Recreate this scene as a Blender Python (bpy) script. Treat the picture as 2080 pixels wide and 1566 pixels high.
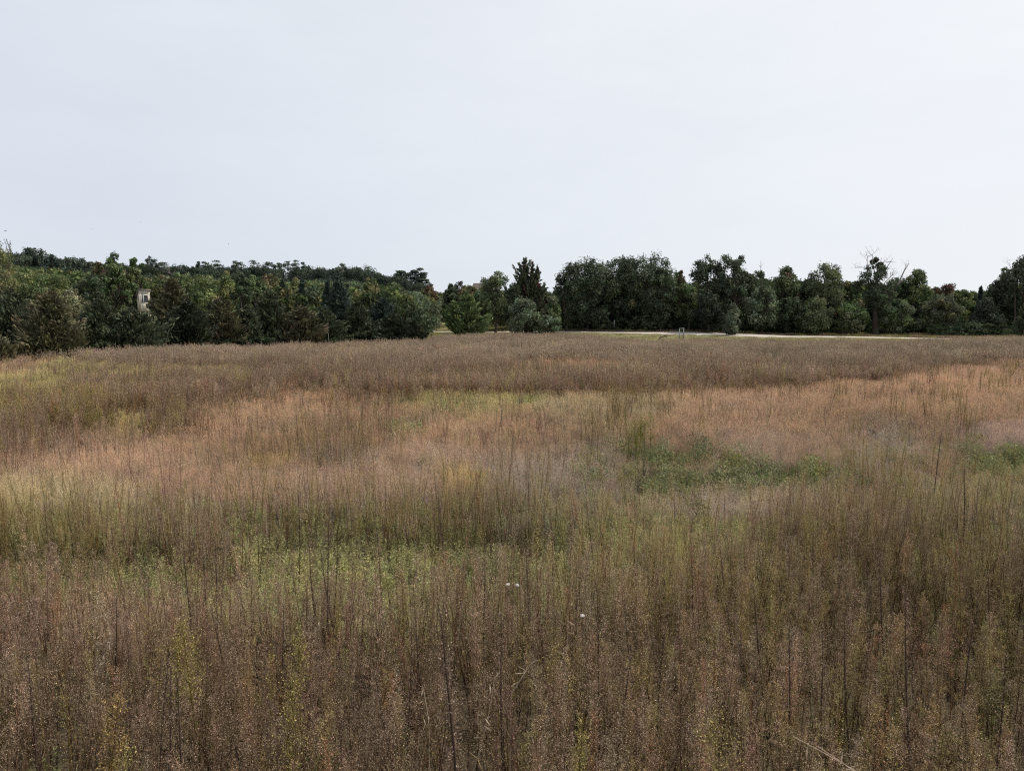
import bpy, math, random
import numpy as np
from mathutils import Vector

# ------------------------------------------------------------------ camera, sky, sun, exposure
for o in list(bpy.data.objects):
    bpy.data.objects.remove(o)
SC = bpy.context.scene
COL = SC.collection

CAM_H = 3.0
F = 1400.0 / 2080.0                 # focal length over image width
TH = math.atan(143.0 / 1400.0)      # downward pitch
cam_data = bpy.data.cameras.new("camera")
cam_data.sensor_width = 36.0
cam_data.lens = 36.0 * F
cam_data.clip_start = 0.1
cam_data.clip_end = 6000
cam = bpy.data.objects.new("camera", cam_data)
COL.objects.link(cam)
cam.location = (0, 0, CAM_H)
cam.rotation_euler = (math.radians(90) - TH, 0, 0)
SC.camera = cam

SUN_EL = math.radians(46)
SUN_AZ = math.radians(76)           # from the view direction towards the right
SUN_DIR = (math.sin(SUN_AZ) * math.cos(SUN_EL), math.cos(SUN_AZ) * math.cos(SUN_EL), math.sin(SUN_EL))

world = bpy.data.worlds.new("World")
SC.world = world
world.use_nodes = True
wn, wl = world.node_tree.nodes, world.node_tree.links
wn.clear()
w_out = wn.new("ShaderNodeOutputWorld")
w_bg = wn.new("ShaderNodeBackground")
w_bg.inputs["Strength"].default_value = 0.085
w_sky = wn.new("ShaderNodeTexSky")
w_sky.sky_type = 'NISHITA'
w_sky.sun_disc = False
w_sky.sun_elevation = SUN_EL
w_sky.sun_rotation = SUN_AZ
w_sky.air_density = 1.0
w_sky.dust_density = 1.5
w_sky.ozone_density = 1.0
# a thin high veil of cloud over the whole sky, brighter towards the sun
w_tc = wn.new("ShaderNodeTexCoord")
w_dot = wn.new("ShaderNodeVectorMath"); w_dot.operation = 'DOT_PRODUCT'
w_dot.inputs[1].default_value = SUN_DIR
wl.new(w_tc.outputs["Generated"], w_dot.inputs[0])
w_mr = wn.new("ShaderNodeMapRange")
w_mr.inputs["From Min"].default_value = -0.1
w_mr.inputs["From Max"].default_value = 0.85
w_mr.inputs["To Min"].default_value = 0.0
w_mr.inputs["To Max"].default_value = 1.0
wl.new(w_dot.outputs["Value"], w_mr.inputs["Value"])
w_veil = wn.new("ShaderNodeMix"); w_veil.data_type = 'RGBA'
w_veil.inputs[6].default_value = (8.65, 9.25, 10.25, 1)
w_veil.inputs[7].default_value = (11.2, 11.5, 11.85, 1)
wl.new(w_mr.outputs["Result"], w_veil.inputs[0])
w_map = wn.new("ShaderNodeMapping")
w_map.inputs["Scale"].default_value = (1.6, 1.6, 5.0)
wl.new(w_tc.outputs["Generated"], w_map.inputs["Vector"])
w_noise = wn.new("ShaderNodeTexNoise")
w_noise.inputs["Scale"].default_value = 2.2
w_noise.inputs["Detail"].default_value = 7.0
w_noise.inputs["Roughness"].default_value = 0.62
wl.new(w_map.outputs["Vector"], w_noise.inputs["Vector"])
w_nr = wn.new("ShaderNodeMapRange")
w_nr.inputs["From Min"].default_value = 0.35
w_nr.inputs["From Max"].default_value = 0.75
w_nr.inputs["To Min"].default_value = 0.90
w_nr.inputs["To Max"].default_value = 0.97
wl.new(w_noise.outputs["Fac"], w_nr.inputs["Value"])
w_mix = wn.new("ShaderNodeMix"); w_mix.data_type = 'RGBA'
wl.new(w_nr.outputs["Result"], w_mix.inputs[0])
wl.new(w_sky.outputs["Color"], w_mix.inputs[6])
wl.new(w_veil.outputs[2], w_mix.inputs[7])
wl.new(w_mix.outputs[2], w_bg.inputs["Color"])
wl.new(w_bg.outputs["Background"], w_out.inputs["Surface"])

sun_data = bpy.data.lights.new("sun", 'SUN')
sun_data.energy = 4.7
sun_data.angle = math.radians(0.6)
sun_data.color = (1.0, 0.91, 0.79)
sun = bpy.data.objects.new("sun", sun_data)
COL.objects.link(sun)
sun.rotation_euler = Vector(SUN_DIR).to_track_quat('Z', 'Y').to_euler()

SC.view_settings.view_transform = 'Standard'
SC.view_settings.look = 'None'
SC.view_settings.exposure = 0.0
SC.view_settings.gamma = 1.0
SC.view_settings.use_curve_mapping = False
SC.render.engine = 'CYCLES'
SC.cycles.max_bounces = 6
SC.cycles.diffuse_bounces = 3
SC.cycles.glossy_bounces = 2
SC.cycles.transmission_bounces = 3
SC.cycles.transparent_max_bounces = 4
SC.cycles.volume_bounces = 0
SC.cycles.use_denoising = False
SC.cycles.sample_clamp_indirect = 4.0
SC.cycles.caustics_reflective = False
SC.cycles.caustics_refractive = False
SC.cycles.filter_width = 1.2

# ------------------------------------------------------------------ picture <-> place
CT, ST = math.cos(TH), math.sin(TH)

def at(px, py, Y):
    u, v = (px - 1040) / 1400.0, (783 - py) / 1400.0
    dy, dz = CT + v * ST, -ST + v * CT
    return (u * Y / dy, Y, CAM_H + dz * Y / dy)

def project(x, y, z):
    z = z - CAM_H
    dep = y * CT - z * ST
    up = y * ST + z * CT
    return 1040 + 1400 * x / dep, 783 - 1400 * up / dep

def sstep(a, b, v):
    t = np.clip((np.asarray(v, float) - a) / (b - a), 0, 1)
    return t * t * (3 - 2 * t)

def terrain(x, y):
    x = np.asarray(x, float); y = np.asarray(y, float)
    right = sstep(-12, 16, x)
    z = 0.05 * np.sin(x * 0.21 + 1.3) * np.sin(y * 0.17 + 0.4) * sstep(6, 20, y)
    z = z - 0.25 * right * sstep(74, 94, y)
    y0 = 121 - 25 * right + 15 * sstep(28, 52, x)
    rise = np.clip(y - y0, 0, 32) * 0.033
    z = z + rise
    z = z + sstep(150, 290, y) * (1 - sstep(-20, 60, x)) * 8.0
    z = z + sstep(170, 290, y) * (1 - sstep(-190, -130, x)) * 4.5
    z = z - sstep(320, 600, y) * 2.0
    return z

def tz(x, y):
    return float(terrain(x, y))

# ------------------------------------------------------------------ mesh helpers
class MB:
    """collects vertices, polygons and a colour per vertex, and links them as one mesh object"""
    def __init__(s):
        s.v, s.f, s.c, s.n = [], [], [], 0
    def add(s, V, Fc, C):
        V = np.asarray(V, np.float32).reshape(-1, 3)
        C = np.asarray(C, np.float32)
        if C.ndim == 1:
            C = np.tile(C, (len(V), 1))
        Fc = np.asarray(Fc, np.int32)
        s.v.append(V); s.c.append(C); s.f.append(Fc + s.n)
        s.n += len(V)
    def rhombs(s, P, T, B, C):
        """flat leaves: centre P, half-length vectors T, half-width vectors B"""
        n = len(P)
        if n == 0:
            return
        V = np.stack([P - T, P + B, P + T, P - B], 1).reshape(-1, 3)
        Fc = np.arange(4 * n).reshape(n, 4)
        C = np.asarray(C, np.float32)
        if C.ndim == 1:
            C = np.tile(C, (n, 1))
        s.add(V, Fc, np.repeat(C, 4, 0))
    def tris(s, A, B, C_, col):
        n = len(A)
        V = np.stack([A, B, C_], 1).reshape(-1, 3)
        col = np.asarray(col, np.float32)
        if col.ndim == 1:
            col = np.tile(col, (n, 1))
        s.add(V, np.arange(3 * n).reshape(n, 3), np.repeat(col, 3, 0))
    def tube(s, pts, rad, C, k=5, cap=True):
        pts = np.asarray(pts, float); rad = np.asarray(rad, float)
        m = len(pts)
        d = np.gradient(pts, axis=0)
        d /= np.linalg.norm(d, axis=1)[:, None] + 1e-9
        ref = np.array([0.31, 0.95, 0.05]) if abs(d[0][2]) > 0.6 else np.array([0.05, 0.1, 1.0])
        a = np.cross(d, ref); a /= np.linalg.norm(a, axis=1)[:, None] + 1e-9
        b = np.cross(d, a)
        ang = np.arange(k) * 2 * math.pi / k
        ring = a[:, None, :] * np.cos(ang)[None, :, None] + b[:, None, :] * np.sin(ang)[None, :, None]
        V = (pts[:, None, :] + ring * rad[:, None, None]).reshape(-1, 3)
        Fc = []
        for i in range(m - 1):
            for j in range(k):
                j2 = (j + 1) % k
                Fc.append((i * k + j, i * k + j2, (i + 1) * k + j2, (i + 1) * k + j))
        s.add(V, Fc, C)
    def box(s, c, h, C, rot=0.0):
        c = np.asarray(c, float); h = np.asarray(h, float)
        V = np.array([[i, j, k] for i in (-1, 1) for j in (-1, 1) for k in (-1, 1)], float) * h
        cr, sr = math.cos(rot), math.sin(rot)
        V = np.stack([V[:, 0] * cr - V[:, 1] * sr, V[:, 0] * sr + V[:, 1] * cr, V[:, 2]], 1) + c
        Fc = [(0, 1, 3, 2), (4, 6, 7, 5), (0, 4, 5, 1), (2, 3, 7, 6), (0, 2, 6, 4), (1, 5, 7, 3)]
        s.add(V, Fc, C)
    def mesh(s, name, mat, smooth=False):
        me = bpy.data.meshes.new(name)
        V = np.concatenate(s.v).astype(np.float32)
        C = np.concatenate(s.c).astype(np.float32)
        me.vertices.add(len(V)); me.vertices.foreach_set("co", V.ravel())
        sizes = np.concatenate([np.full(len(f), f.shape[1], np.int32) for f in s.f])
        idx = np.concatenate([f.ravel() for f in s.f]).astype(np.int32)
        me.loops.add(len(idx)); me.loops.foreach_set("vertex_index", idx)
        me.polygons.add(len(sizes))
        me.polygons.foreach_set("loop_start", np.concatenate([[0], np.cumsum(sizes)[:-1]]).astype(np.int32))
        if smooth:
            me.polygons.foreach_set("use_smooth", np.ones(len(sizes), bool))
        at_ = me.attributes.new("Col", 'FLOAT_COLOR', 'POINT')
        at_.data.foreach_set("color", np.concatenate([C, np.ones((len(C), 1), np.float32)], 1).ravel())
        me.materials.append(mat)
        me.update(calc_edges=True)
        return me
    def build(s, name, mat, parent=None, smooth=False, loc=None, link=True):
        o = bpy.data.objects.new(name, s.mesh(name, mat, smooth))
        if link:
            COL.objects.link(o)
        if loc is not None:
            o.location = loc
        if parent is not None:
            o.parent = parent
        return o

def tag(o, label=None, cat=None, group=None, kind=None):
    if label: o["label"] = label
    if cat: o["category"] = cat
    if group: o["group"] = group
    if kind: o["kind"] = kind
    return o

def empty(name, loc, rz=0.0):
    o = bpy.data.objects.new(name, None)
    o.empty_display_size = 0.5
    COL.objects.link(o)
    o.location = loc
    o.rotation_euler = (0, 0, rz)
    return o

def unit(v):
    return v / (np.linalg.norm(v, axis=-1, keepdims=True) + 1e-9)

def rdir(rng, n):
    return unit(rng.normal(size=(n, 3)))

# ------------------------------------------------------------------ materials
def plant_material(name, translucent=0.25, gloss=0.0, instanced=False, rough=0.55):
    m = bpy.data.materials.new(name)
    m.use_nodes = True
    n, l = m.node_tree.nodes, m.node_tree.links
    n.clear()
    out = n.new("ShaderNodeOutputMaterial")
    at_ = n.new("ShaderNodeAttribute"); at_.attribute_name = "Col"
    src = at_.outputs["Color"]
    if instanced:
        ti = n.new("ShaderNodeAttribute"); ti.attribute_type = 'INSTANCER'; ti.attribute_name = "tint"
        mu = n.new("ShaderNodeMix"); mu.data_type = 'RGBA'; mu.blend_type = 'MULTIPLY'
        mu.inputs[0].default_value = 1.0
        l.new(src, mu.inputs[6]); l.new(ti.outputs["Color"], mu.inputs[7])
        src = mu.outputs[2]
    df = n.new("ShaderNodeBsdfDiffuse"); l.new(src, df.inputs["Color"])
    tr = n.new("ShaderNodeBsdfTranslucent"); l.new(src, tr.inputs["Color"])
    mx = n.new("ShaderNodeMixShader"); mx.inputs[0].default_value = translucent
    l.new(df.outputs[0], mx.inputs[1]); l.new(tr.outputs[0], mx.inputs[2])
    res = mx.outputs[0]
    if gloss > 0:
        gl = n.new("ShaderNodeBsdfGlossy"); gl.inputs["Roughness"].default_value = rough
        m2 = n.new("ShaderNodeMixShader"); m2.inputs[0].default_value = gloss
        l.new(res, m2.inputs[1]); l.new(gl.outputs[0], m2.inputs[2])
        res = m2.outputs[0]
    l.new(res, out.inputs["Surface"])
    return m

def noise_material(name, c1, c2, scale, rough=0.9, bump=0.3, detail=6, c3=None, scale2=0.05, streak=None):
    m = bpy.data.materials.new(name)
    m.use_nodes = True
    n, l = m.node_tree.nodes, m.node_tree.links
    b = n["Principled BSDF"]
    b.inputs["Roughness"].default_value = rough
    b.inputs["Specular IOR Level"].default_value = 0.2
    tc = n.new("ShaderNodeTexCoord")
    vec = tc.outputs["Object"]
    if streak:
        mp = n.new("ShaderNodeMapping"); mp.inputs["Scale"].default_value = streak
        l.new(vec, mp.inputs["Vector"]); vec = mp.outputs["Vector"]
    t = n.new("ShaderNodeTexNoise"); t.inputs["Scale"].default_value = scale; t.inputs["Detail"].default_value = detail
    t.inputs["Roughness"].default_value = 0.65
    l.new(vec, t.inputs["Vector"])
    r = n.new("ShaderNodeMapRange"); r.inputs["From Min"].default_value = 0.32; r.inputs["From Max"].default_value = 0.68
    l.new(t.outputs["Fac"], r.inputs["Value"])
    mx = n.new("ShaderNodeMix"); mx.data_type = 'RGBA'
    mx.inputs[6].default_value = (*c1, 1); mx.inputs[7].default_value = (*c2, 1)
    l.new(r.outputs["Result"], mx.inputs[0])
    res = mx.outputs[2]
    if c3:
        t2 = n.new("ShaderNodeTexNoise"); t2.inputs["Scale"].default_value = scale2; t2.inputs["Detail"].default_value = 3
        l.new(tc.outputs["Object"], t2.inputs["Vector"])
        r2 = n.new("ShaderNodeMapRange"); r2.inputs["From Min"].default_value = 0.42; r2.inputs["From Max"].default_value = 0.6
        l.new(t2.outputs["Fac"], r2.inputs["Value"])
        m3 = n.new("ShaderNodeMix"); m3.data_type = 'RGBA'
        m3.inputs[7].default_value = (*c3, 1)
        l.new(r2.outputs["Result"], m3.inputs[0]); l.new(res, m3.inputs[6])
        res = m3.outputs[2]
    l.new(res, b.inputs["Base Color"])
    bp = n.new("ShaderNodeBump"); bp.inputs["Strength"].default_value = bump; bp.inputs["Distance"].default_value = 0.05
    l.new(t.outputs["Fac"], bp.inputs["Height"]); l.new(bp.outputs["Normal"], b.inputs["Normal"])
    return m

M_field = plant_material("prairie_plants", 0.30, instanced=True)
M_plant = plant_material("single_plants", 0.30)
M_leaf = plant_material("broad_leaves", 0.30, 0.022)
M_needle = plant_material("needles", 0.12, 0.015)
M_inst_leaf = plant_material("wood_leaves", 0.2, 0.0, instanced=True)
M_bark = noise_material("bark", (0.035, 0.028, 0.022), (0.085, 0.07, 0.058), 6, 0.95, 0.6, streak=(1, 1, 0.25))
M_deadwood = noise_material("dead_wood", (0.16, 0.14, 0.125), (0.30, 0.27, 0.24), 5, 0.9, 0.4, streak=(1, 1, 0.3))
M_soil = noise_material("soil", (0.05, 0.038, 0.026), (0.12, 0.095, 0.06), 3.0, 0.95, 0.5, c3=(0.11, 0.12, 0.05), scale2=0.08)
M_lawn = noise_material("mown_grass", (0.125, 0.13, 0.05), (0.24, 0.215, 0.12), 0.8, 0.95, 0.4, c3=(0.20, 0.17, 0.10), scale2=0.25)
M_road = noise_material("pale_gravel", (0.34, 0.30, 0.26), (0.50, 0.445, 0.38), 1.5, 0.9, 0.15, c3=(0.37, 0.34, 0.31), scale2=0.12)
M_paint = noise_material("weathered_cream_boards", (0.44, 0.40, 0.33), (0.60, 0.55, 0.46), 5, 0.7, 0.1, streak=(1, 1, 6))
M_roof = noise_material("roof_sheet", (0.22, 0.19, 0.165), (0.32, 0.28, 0.25), 3, 0.7, 0.2)
M_shingle = noise_material("roof_shingles", (0.07, 0.06, 0.055), (0.12, 0.10, 0.09), 2, 0.9, 0.4)
M_siding = noise_material("house_siding", (0.20, 0.19, 0.18), (0.27, 0.255, 0.24), 1.5, 0.8, 0.1)
M_metal = noise_material("galvanised_steel", (0.16, 0.165, 0.17), (0.25, 0.255, 0.26), 9, 0.5, 0.05)
M_darkmetal = noise_material("dark_post_metal", (0.05, 0.055, 0.05), (0.09, 0.09, 0.085), 9, 0.6, 0.05)
M_white = noise_material("white_paint", (0.72, 0.72, 0.69), (0.82, 0.82, 0.80), 9, 0.5, 0.03)
M_wood = noise_material("weathered_timber", (0.20, 0.17, 0.14), (0.33, 0.29, 0.24), 8, 0.85, 0.2, streak=(1, 1, 0.2))
M_dark = noise_material("dark_interior", (0.012, 0.012, 0.013), (0.02, 0.02, 0.022), 3, 0.8, 0.05)
M_rock = noise_material("pale_rock", (0.26, 0.235, 0.21), (0.42, 0.385, 0.35), 2.2, 0.9, 0.6)
M_feather = noise_material("dark_feathers", (0.03, 0.03, 0.033), (0.06, 0.06, 0.065), 8, 0.7, 0.1)
M_glass = bpy.data.materials.new("window_glass")
M_glass.use_nodes = True
_b = M_glass.node_tree.nodes["Principled BSDF"]
_b.inputs["Base Color"].default_value = (0.03, 0.035, 0.035, 1)
_b.inputs["Roughness"].default_value = 0.08
_b.inputs["IOR"].default_value = 1.5

# ------------------------------------------------------------------ ground, lawn, road
def grid_sheet(name, xs, ys, dz, mat, keep=None):
    X, Yg = np.meshgrid(xs, ys)
    Z = terrain(X, Yg) + dz
    V = np.stack([X, Yg, Z], -1).reshape(-1, 3)
    nx, ny = len(xs), len(ys)
    i, j = np.meshgrid(np.arange(nx - 1), np.arange(ny - 1))
    a = (j * nx + i).ravel()
    Fc = np.stack([a, a + 1, a + nx + 1, a + nx], 1)
    if keep is not None:
        cx = (X[:-1, :-1] + X[1:, 1:]).ravel() / 2; cy = (Yg[:-1, :-1] + Yg[1:, 1:]).ravel() / 2
        Fc = Fc[keep(cx, cy)]
        used = np.unique(Fc); remap = np.zeros(len(V), int); remap[used] = np.arange(len(used))
        V = V[used]; Fc = remap[Fc]
    mb = MB(); mb.add(V, Fc, np.array([1, 1, 1.0]))
    o = mb.build(name, mat, smooth=True)
    return tag(o, kind='structure')

gx = np.concatenate([[-1200, -800], np.arange(-420, -160, 10), np.arange(-160, 160, 2.0), np.arange(160, 421, 10), [800, 1200]])
gy = np.concatenate([[-300, -200, -60], np.arange(-20, 180, 2.0), np.arange(180, 400, 8), [420, 500, 700, 1000, 1500]])
grid_sheet("ground", gx, gy, 0.0, M_soil)

# centre line of the gravel drive, read off the photograph
road_px = np.array([500, 700, 880, 1070, 1250, 1500, 1700, 1900, 2120])
road_Y = np.array([128, 125, 122, 116, 109.5, 105.5, 101.0, 95.0, 88.0])
road_X = (road_px - 1040) / 1400.0 * road_Y
def road_centre(x):
    return np.interp(x, road_X, road_Y)
def road_half(x):
    return np.interp(x, [-30, -8, 14, 24, 45, 70], [2.0, 1.5, 1.9, 3.6, 3.8, 3.4])
grid_sheet("mown_verge", np.arange(-70, 110, 1.0), np.arange(60, 175, 1.0), 0.02, M_lawn,
           keep=lambda x, y: ((y > road_centre(x) - np.interp(x, [-30, 5, 20, 40, 70], [9, 14, 26, 14, 10])) & (y < 172)))
rx = np.arange(-62, 76, 0.75)
rv, rf = [], []
rows = 9
for x in rx:
    c, h = float(road_centre(x)), float(road_half(x))
    for k in range(rows):
        t = -1 + 2 * k / (rows - 1)
        y = c + t * h + 0.25 * math.sin(x * 0.7 + t * 2)
        rv.append((x, y, tz(x, y) + 0.045 + 0.05 * (1 - t * t)))
for i in range(len(rx) - 1):
    for k in range(rows - 1):
        a = i * rows + k
        rf.append((a, a + rows, a + rows + 1, a + 1))
mb = MB(); mb.add(rv, rf, np.array([1, 1, 1.0]))
tag(mb.build("gravel_road", M_road, smooth=True), kind='structure')

# ------------------------------------------------------------------ prairie plants (variants are built once and scattered)
def weed(rng, s=1.0, H=1.3, nb=46, seeds=5, sw=1.0, leaf=22, olive=False, x0=0.0, y0=0.0, mb=None, bare=False, bush=1.0):
    """dry horseweed / goldenrod stalk: a bare stem under a narrow plume of short branches with seed heads"""
    mb = mb or MB()
    stem_c = np.array([0.42, 0.34, 0.27]) if not olive else np.array([0.5, 0.46, 0.26])
    H = H * rng.uniform(0.82, 1.14)
    lean = rng.normal(0, 0.06, 2) * H
    bow = rng.normal(0, 0.02, 2) * H
    def sp(t):
        t = np.asarray(t)
        return np.stack([x0 + lean[0] * t + bow[0] * np.sin(t * 3), y0 + lean[1] * t + bow[1] * np.sin(t * 3 + 1), H * t], -1)
    ts = np.linspace(0, 1, 6)
    mb.tube(sp(ts), np.interp(ts, [0, 0.6, 1], [0.0055, 0.0036, 0.001]) * sw, stem_c * rng.uniform(0.6, 1.1), k=3)
    if leaf:
        t = rng.uniform(0.05, 0.6, leaf)
        a = rng.uniform(0, 6.28, leaf)
        d = np.stack([np.cos(a), np.sin(a), rng.uniform(-1.3, 0.5, leaf)], 1)
        d = unit(d); L = rng.uniform(0.012, 0.03, leaf)[:, None] * (1 + 0.3 * (s - 1))
        P = sp(t) + d * L
        B = np.cross(d, rdir(rng, leaf)) * 0.0022 * s
        c = stem_c * rng.uniform(0.7, 1.5, (leaf, 1)) * (np.array([1.0, 1.0, 1.0]) if not olive else np.array([0.9, 1.15, 0.9]))
        mb.rhombs(P, d * L, B, c)
    if bare:
        nb = nb // 3
    t = 1 - rng.uniform(0, 1, nb) ** 0.8 * rng.uniform(0.34, 0.56)
    a = rng.uniform(0, 6.28, nb)
    up = rng.uniform(0.7, 1.8, nb)
    d = unit(np.stack([np.cos(a), np.sin(a), up], 1))
    top = 1 - (t - t.min()) / (1 - t.min() + 1e-6)
    L = (0.035 + 0.13 * top ** 0.7 * np.minimum(1, (1.05 - top) * 4)) * rng.uniform(0.6, 1.2, nb) * bush
    P0 = sp(t); P1 = P0 + d * L[:, None]
    B = unit(np.cross(d, rdir(rng, nb))) * 0.0011 * s
    bc = stem_c * rng.uniform(0.8, 1.4, (nb, 1))
    mb.tris(P0 - B, P0 + B, P1, bc)
    n = nb * seeds
    bi = np.repeat(np.arange(nb), seeds)
    u = rng.uniform(0.3, 1.08, n)
    P = P0[bi] + d[bi] * (L[bi] * u)[:, None] + rng.normal(0, 0.008, (n, 3)) * bush
    T = unit(d[bi] * 0.8 + rdir(rng, n)) * (rng.uniform(0.0026, 0.0062, n) * s)[:, None]
    Bs = unit(np.cross(T, rdir(rng, n))) * (rng.uniform(0.0013, 0.0030, n) * s)[:, None]
    sc = np.array([0.86, 0.80, 0.72]) if not olive else np.array([0.95, 0.92, 0.66])
    br = rng.choice([0.55, 0.85, 1.15, 1.95] if s < 3 else [0.75, 0.92, 1.08, 1.3], n, p=[0.3, 0.35, 0.25, 0.10])[:, None]
    mb.rhombs(P, T, Bs, sc * br * rng.uniform(0.85, 1.15, (n, 1)))
    return mb

def grass(rng, n=60, H=0.75, w=0.0035, spread=0.10, heads=14, head_h=0.14, arch=0.5, s=1.0, fluffy=0, mb=None, x0=0, y0=0):
    """a bunch of arching blades, with thin flowering stems above them"""
    mb = mb or MB()
    a = rng.uniform(0, 6.28, n); r = spread * np.sqrt(rng.uniform(0, 1, n))
    base = np.stack([x0 + r * np.cos(a), y0 + r * np.sin(a), np.zeros(n)], 1)
    a2 = a + rng.normal(0, 0.9, n)
    h = H * rng.uniform(0.45, 1.0, n); out = h * arch * rng.uniform(0.2, 1.3, n)
    o = np.stack([np.cos(a2), np.sin(a2), np.zeros(n)], 1)
    mid = base + o * (out * 0.3)[:, None] + np.array([0, 0, 1]) * (h * 0.6)[:, None]
    tip = base + o * out[:, None] + np.array([0, 0, 1]) * (h * rng.uniform(0.78, 1.0, n))[:, None]
    tw = a2 + math.pi / 2 + rng.normal(0, 0.6, n)
    B = np.stack([np.cos(tw), np.sin(tw), np.zeros(n)], 1) * w * s
    c = rng.uniform(0.4, 1.4, (n, 1)) * np.array([1.0, 1.0, 1.0]) + rng.normal(0, 0.04, (n, 3))
    V = np.stack([base - B, base + B, mid + B * 0.8, mid - B * 0.8, tip], 1).reshape(-1, 3)
    i = np.arange(n)[:, None] * 5
    mb.add(V, i + np.array([[0, 1, 2, 3]]), np.repeat(c, 5, 0))
    k = mb.n - 5 * n
    mb.f.append((i + np.array([[3, 2, 4]]) + k).astype(np.int32))
    if heads:
        a = rng.uniform(0, 6.28, heads); r = spread * 1.1 * np.sqrt(rng.uniform(0, 1, heads))
        b0 = np.stack([x0 + r * np.cos(a), y0 + r * np.sin(a), np.full(heads, H * 0.3)], 1)
        hh = H * rng.uniform(1.0, 1.35, heads)
        t0 = b0 + np.stack([np.cos(a) * 0.12 * H * rng.uniform(0, 1.6, heads), np.sin(a) * 0.12 * H * rng.uniform(0, 1.6, heads), hh - H * 0.3], 1)
        B = np.stack([-np.sin(a), np.cos(a), 0 * a], 1) * 0.0012 * s
        mb.tris(b0 - B, b0 + B, t0, np.array([0.95, 0.85, 0.7]) * 0.9)
        m = 7
        hi = np.repeat(np.arange(heads), m)
        ax = unit(t0 - b0)[hi]
        P = t0[hi] - ax * rng.uniform(0, head_h, heads * m)[:, None] + rng.normal(0, 0.006 * s, (heads * m, 3))
        T = unit(ax + rdir(rng, heads * m) * 0.5) * (rng.uniform(0.006, 0.013, heads * m) * (0.6 + 0.4 * s))[:, None]
        Bh = unit(np.cross(T, rdir(rng, heads * m))) * 0.0020 * s
        mb.rhombs(P, T, Bh, np.array([1.25, 1.12, 0.98]) * rng.uniform(0.5, 1.7, (heads * m, 1)))
    if fluffy:
        th = rng.uniform(0, 6.28, fluffy)
        rr = (spread * 1.6 + 0.05) * np.sqrt(rng.uniform(0, 1, fluffy))
        P = np.stack([x0 + rr * np.cos(th), y0 + rr * np.sin(th), H * rng.uniform(0.55, 1.15, fluffy)], 1)
        T = unit(rdir(rng, fluffy) + np.array([0, 0, 0.5])) * (rng.uniform(0.006, 0.018, fluffy) * (0.5 + 0.5 * s))[:, None]
        Bh = unit(np.cross(T, rdir(rng, fluffy))) * 0.0016 * s
        mb.rhombs(P, T, Bh, np.array([1.1, 1.02, 0.98]) * rng.uniform(0.35, 1.8, (fluffy, 1)))
    return mb

def leafy(rng, H=0.7, stems=4, leaves=34, spread=0.08, L=0.035, W=0.006, s=1.0, mb=None, x0=0, y0=0, plume=0):
    """a green leafy forb: upright stems set with narrow leaves"""
    mb = mb or MB()
    for k in range(stems):
        a, r = rng.uniform(0, 6.28), spread * math.sqrt(rng.uniform(0, 1))
        b = np.array([x0 + r * math.cos(a), y0 + r * math.sin(a), 0])
        h = H * rng.uniform(0.7, 1.1)
        tip = b + np.array([math.cos(a) * 0.12 * h, math.sin(a) * 0.12 * h, h])
        mb.tube([b, (b + tip) / 2, tip], [0.003 * s, 0.002 * s, 0.001 * s], np.array([0.75, 0.8, 0.6]), k=3)
        t = rng.uniform(0.12, 1.0, leaves)
        an = rng.uniform(0, 6.28, leaves)
        d = unit(np.stack([np.cos(an), np.sin(an), rng.uniform(-0.3, 1.1, leaves)], 1))
        ll = L * rng.uniform(0.6, 1.2, leaves)[:, None] * (1.15 - 0.5 * t[:, None])
        P = b + (tip - b) * t[:, None] + d * ll
        up = unit(np.cross(d, rdir(rng, leaves)))
        mb.rhombs(P, d * ll, up * W * s * rng.uniform(0.7, 1.2, (leaves, 1)), rng.uniform(0.6, 1.4, (leaves, 1)) * np.array([1, 1, 1.0]))
        if plume:
            P = tip + rng.normal(0, 1, (plume, 3)) * np.array([0.03, 0.03, 0.07]) - np.array([0, 0, 0.06])
            T = rdir(rng, plume) * 0.008 * s
            mb.rhombs(P, T, unit(np.cross(T, rdir(rng, plume))) * 0.004 * s, np.array([1.5, 1.35, 0.8]) * rng.uniform(0.7, 1.3, (plume, 1)))
    return mb

VAR = bpy.data.collections.new("plant_variants")
variants = {}
R = np.random.default_rng(7)
def reg(key, mb):
    lst = variants.setdefault(key, [])
    o = mb.build("v_%s_%02d" % (key, len(lst)), M_field, link=False)
    lst.append(o)

for k in range(9):
    reg("weed0", weed(R, H=1.28, nb=R.integers(50, 70), seeds=8, bush=R.uniform(0.8, 1.25)))
for k in range(4):
    reg("weed0", weed(R, H=1.05, nb=30, bare=True, sw=1.3))
for k in range(7):
    reg("olive0", weed(R, H=1.15, nb=R.integers(44, 60), olive=True, leaf=60, seeds=8, bush=R.uniform(0.7, 1.0)))
for k in range(8):
    mb = MB()
    for j in range(4):
        weed(R, s=2.1, H=1.18, nb=24, seeds=3, sw=1.6, leaf=7, x0=R.normal(0, .13), y0=R.normal(0, .13), mb=mb)
    reg("weed1", mb)
for k in range(6):
    mb = MB()
    for j in range(4):
        weed(R, s=2.1, H=1.08, nb=24, seeds=3, sw=1.4, leaf=14, olive=True, x0=R.normal(0, .13), y0=R.normal(0, .13), mb=mb)
    reg("olive1", mb)
for k in range(8):
    mb = MB()
    for j in range(9):
        weed(R, s=3.4, H=1.08, nb=12, seeds=5, sw=2.6, leaf=0, x0=R.normal(0, .26), y0=R.normal(0, .26), mb=mb)
    reg("weed2", mb)
for k in range(5):
    mb = MB()
    for j in range(9):
        weed(R, s=3.4, H=1.0, nb=12, seeds=5, sw=2.6, leaf=0, olive=True, x0=R.normal(0, .26), y0=R.normal(0, .26), mb=mb)
    reg("olive2", mb)
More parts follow.
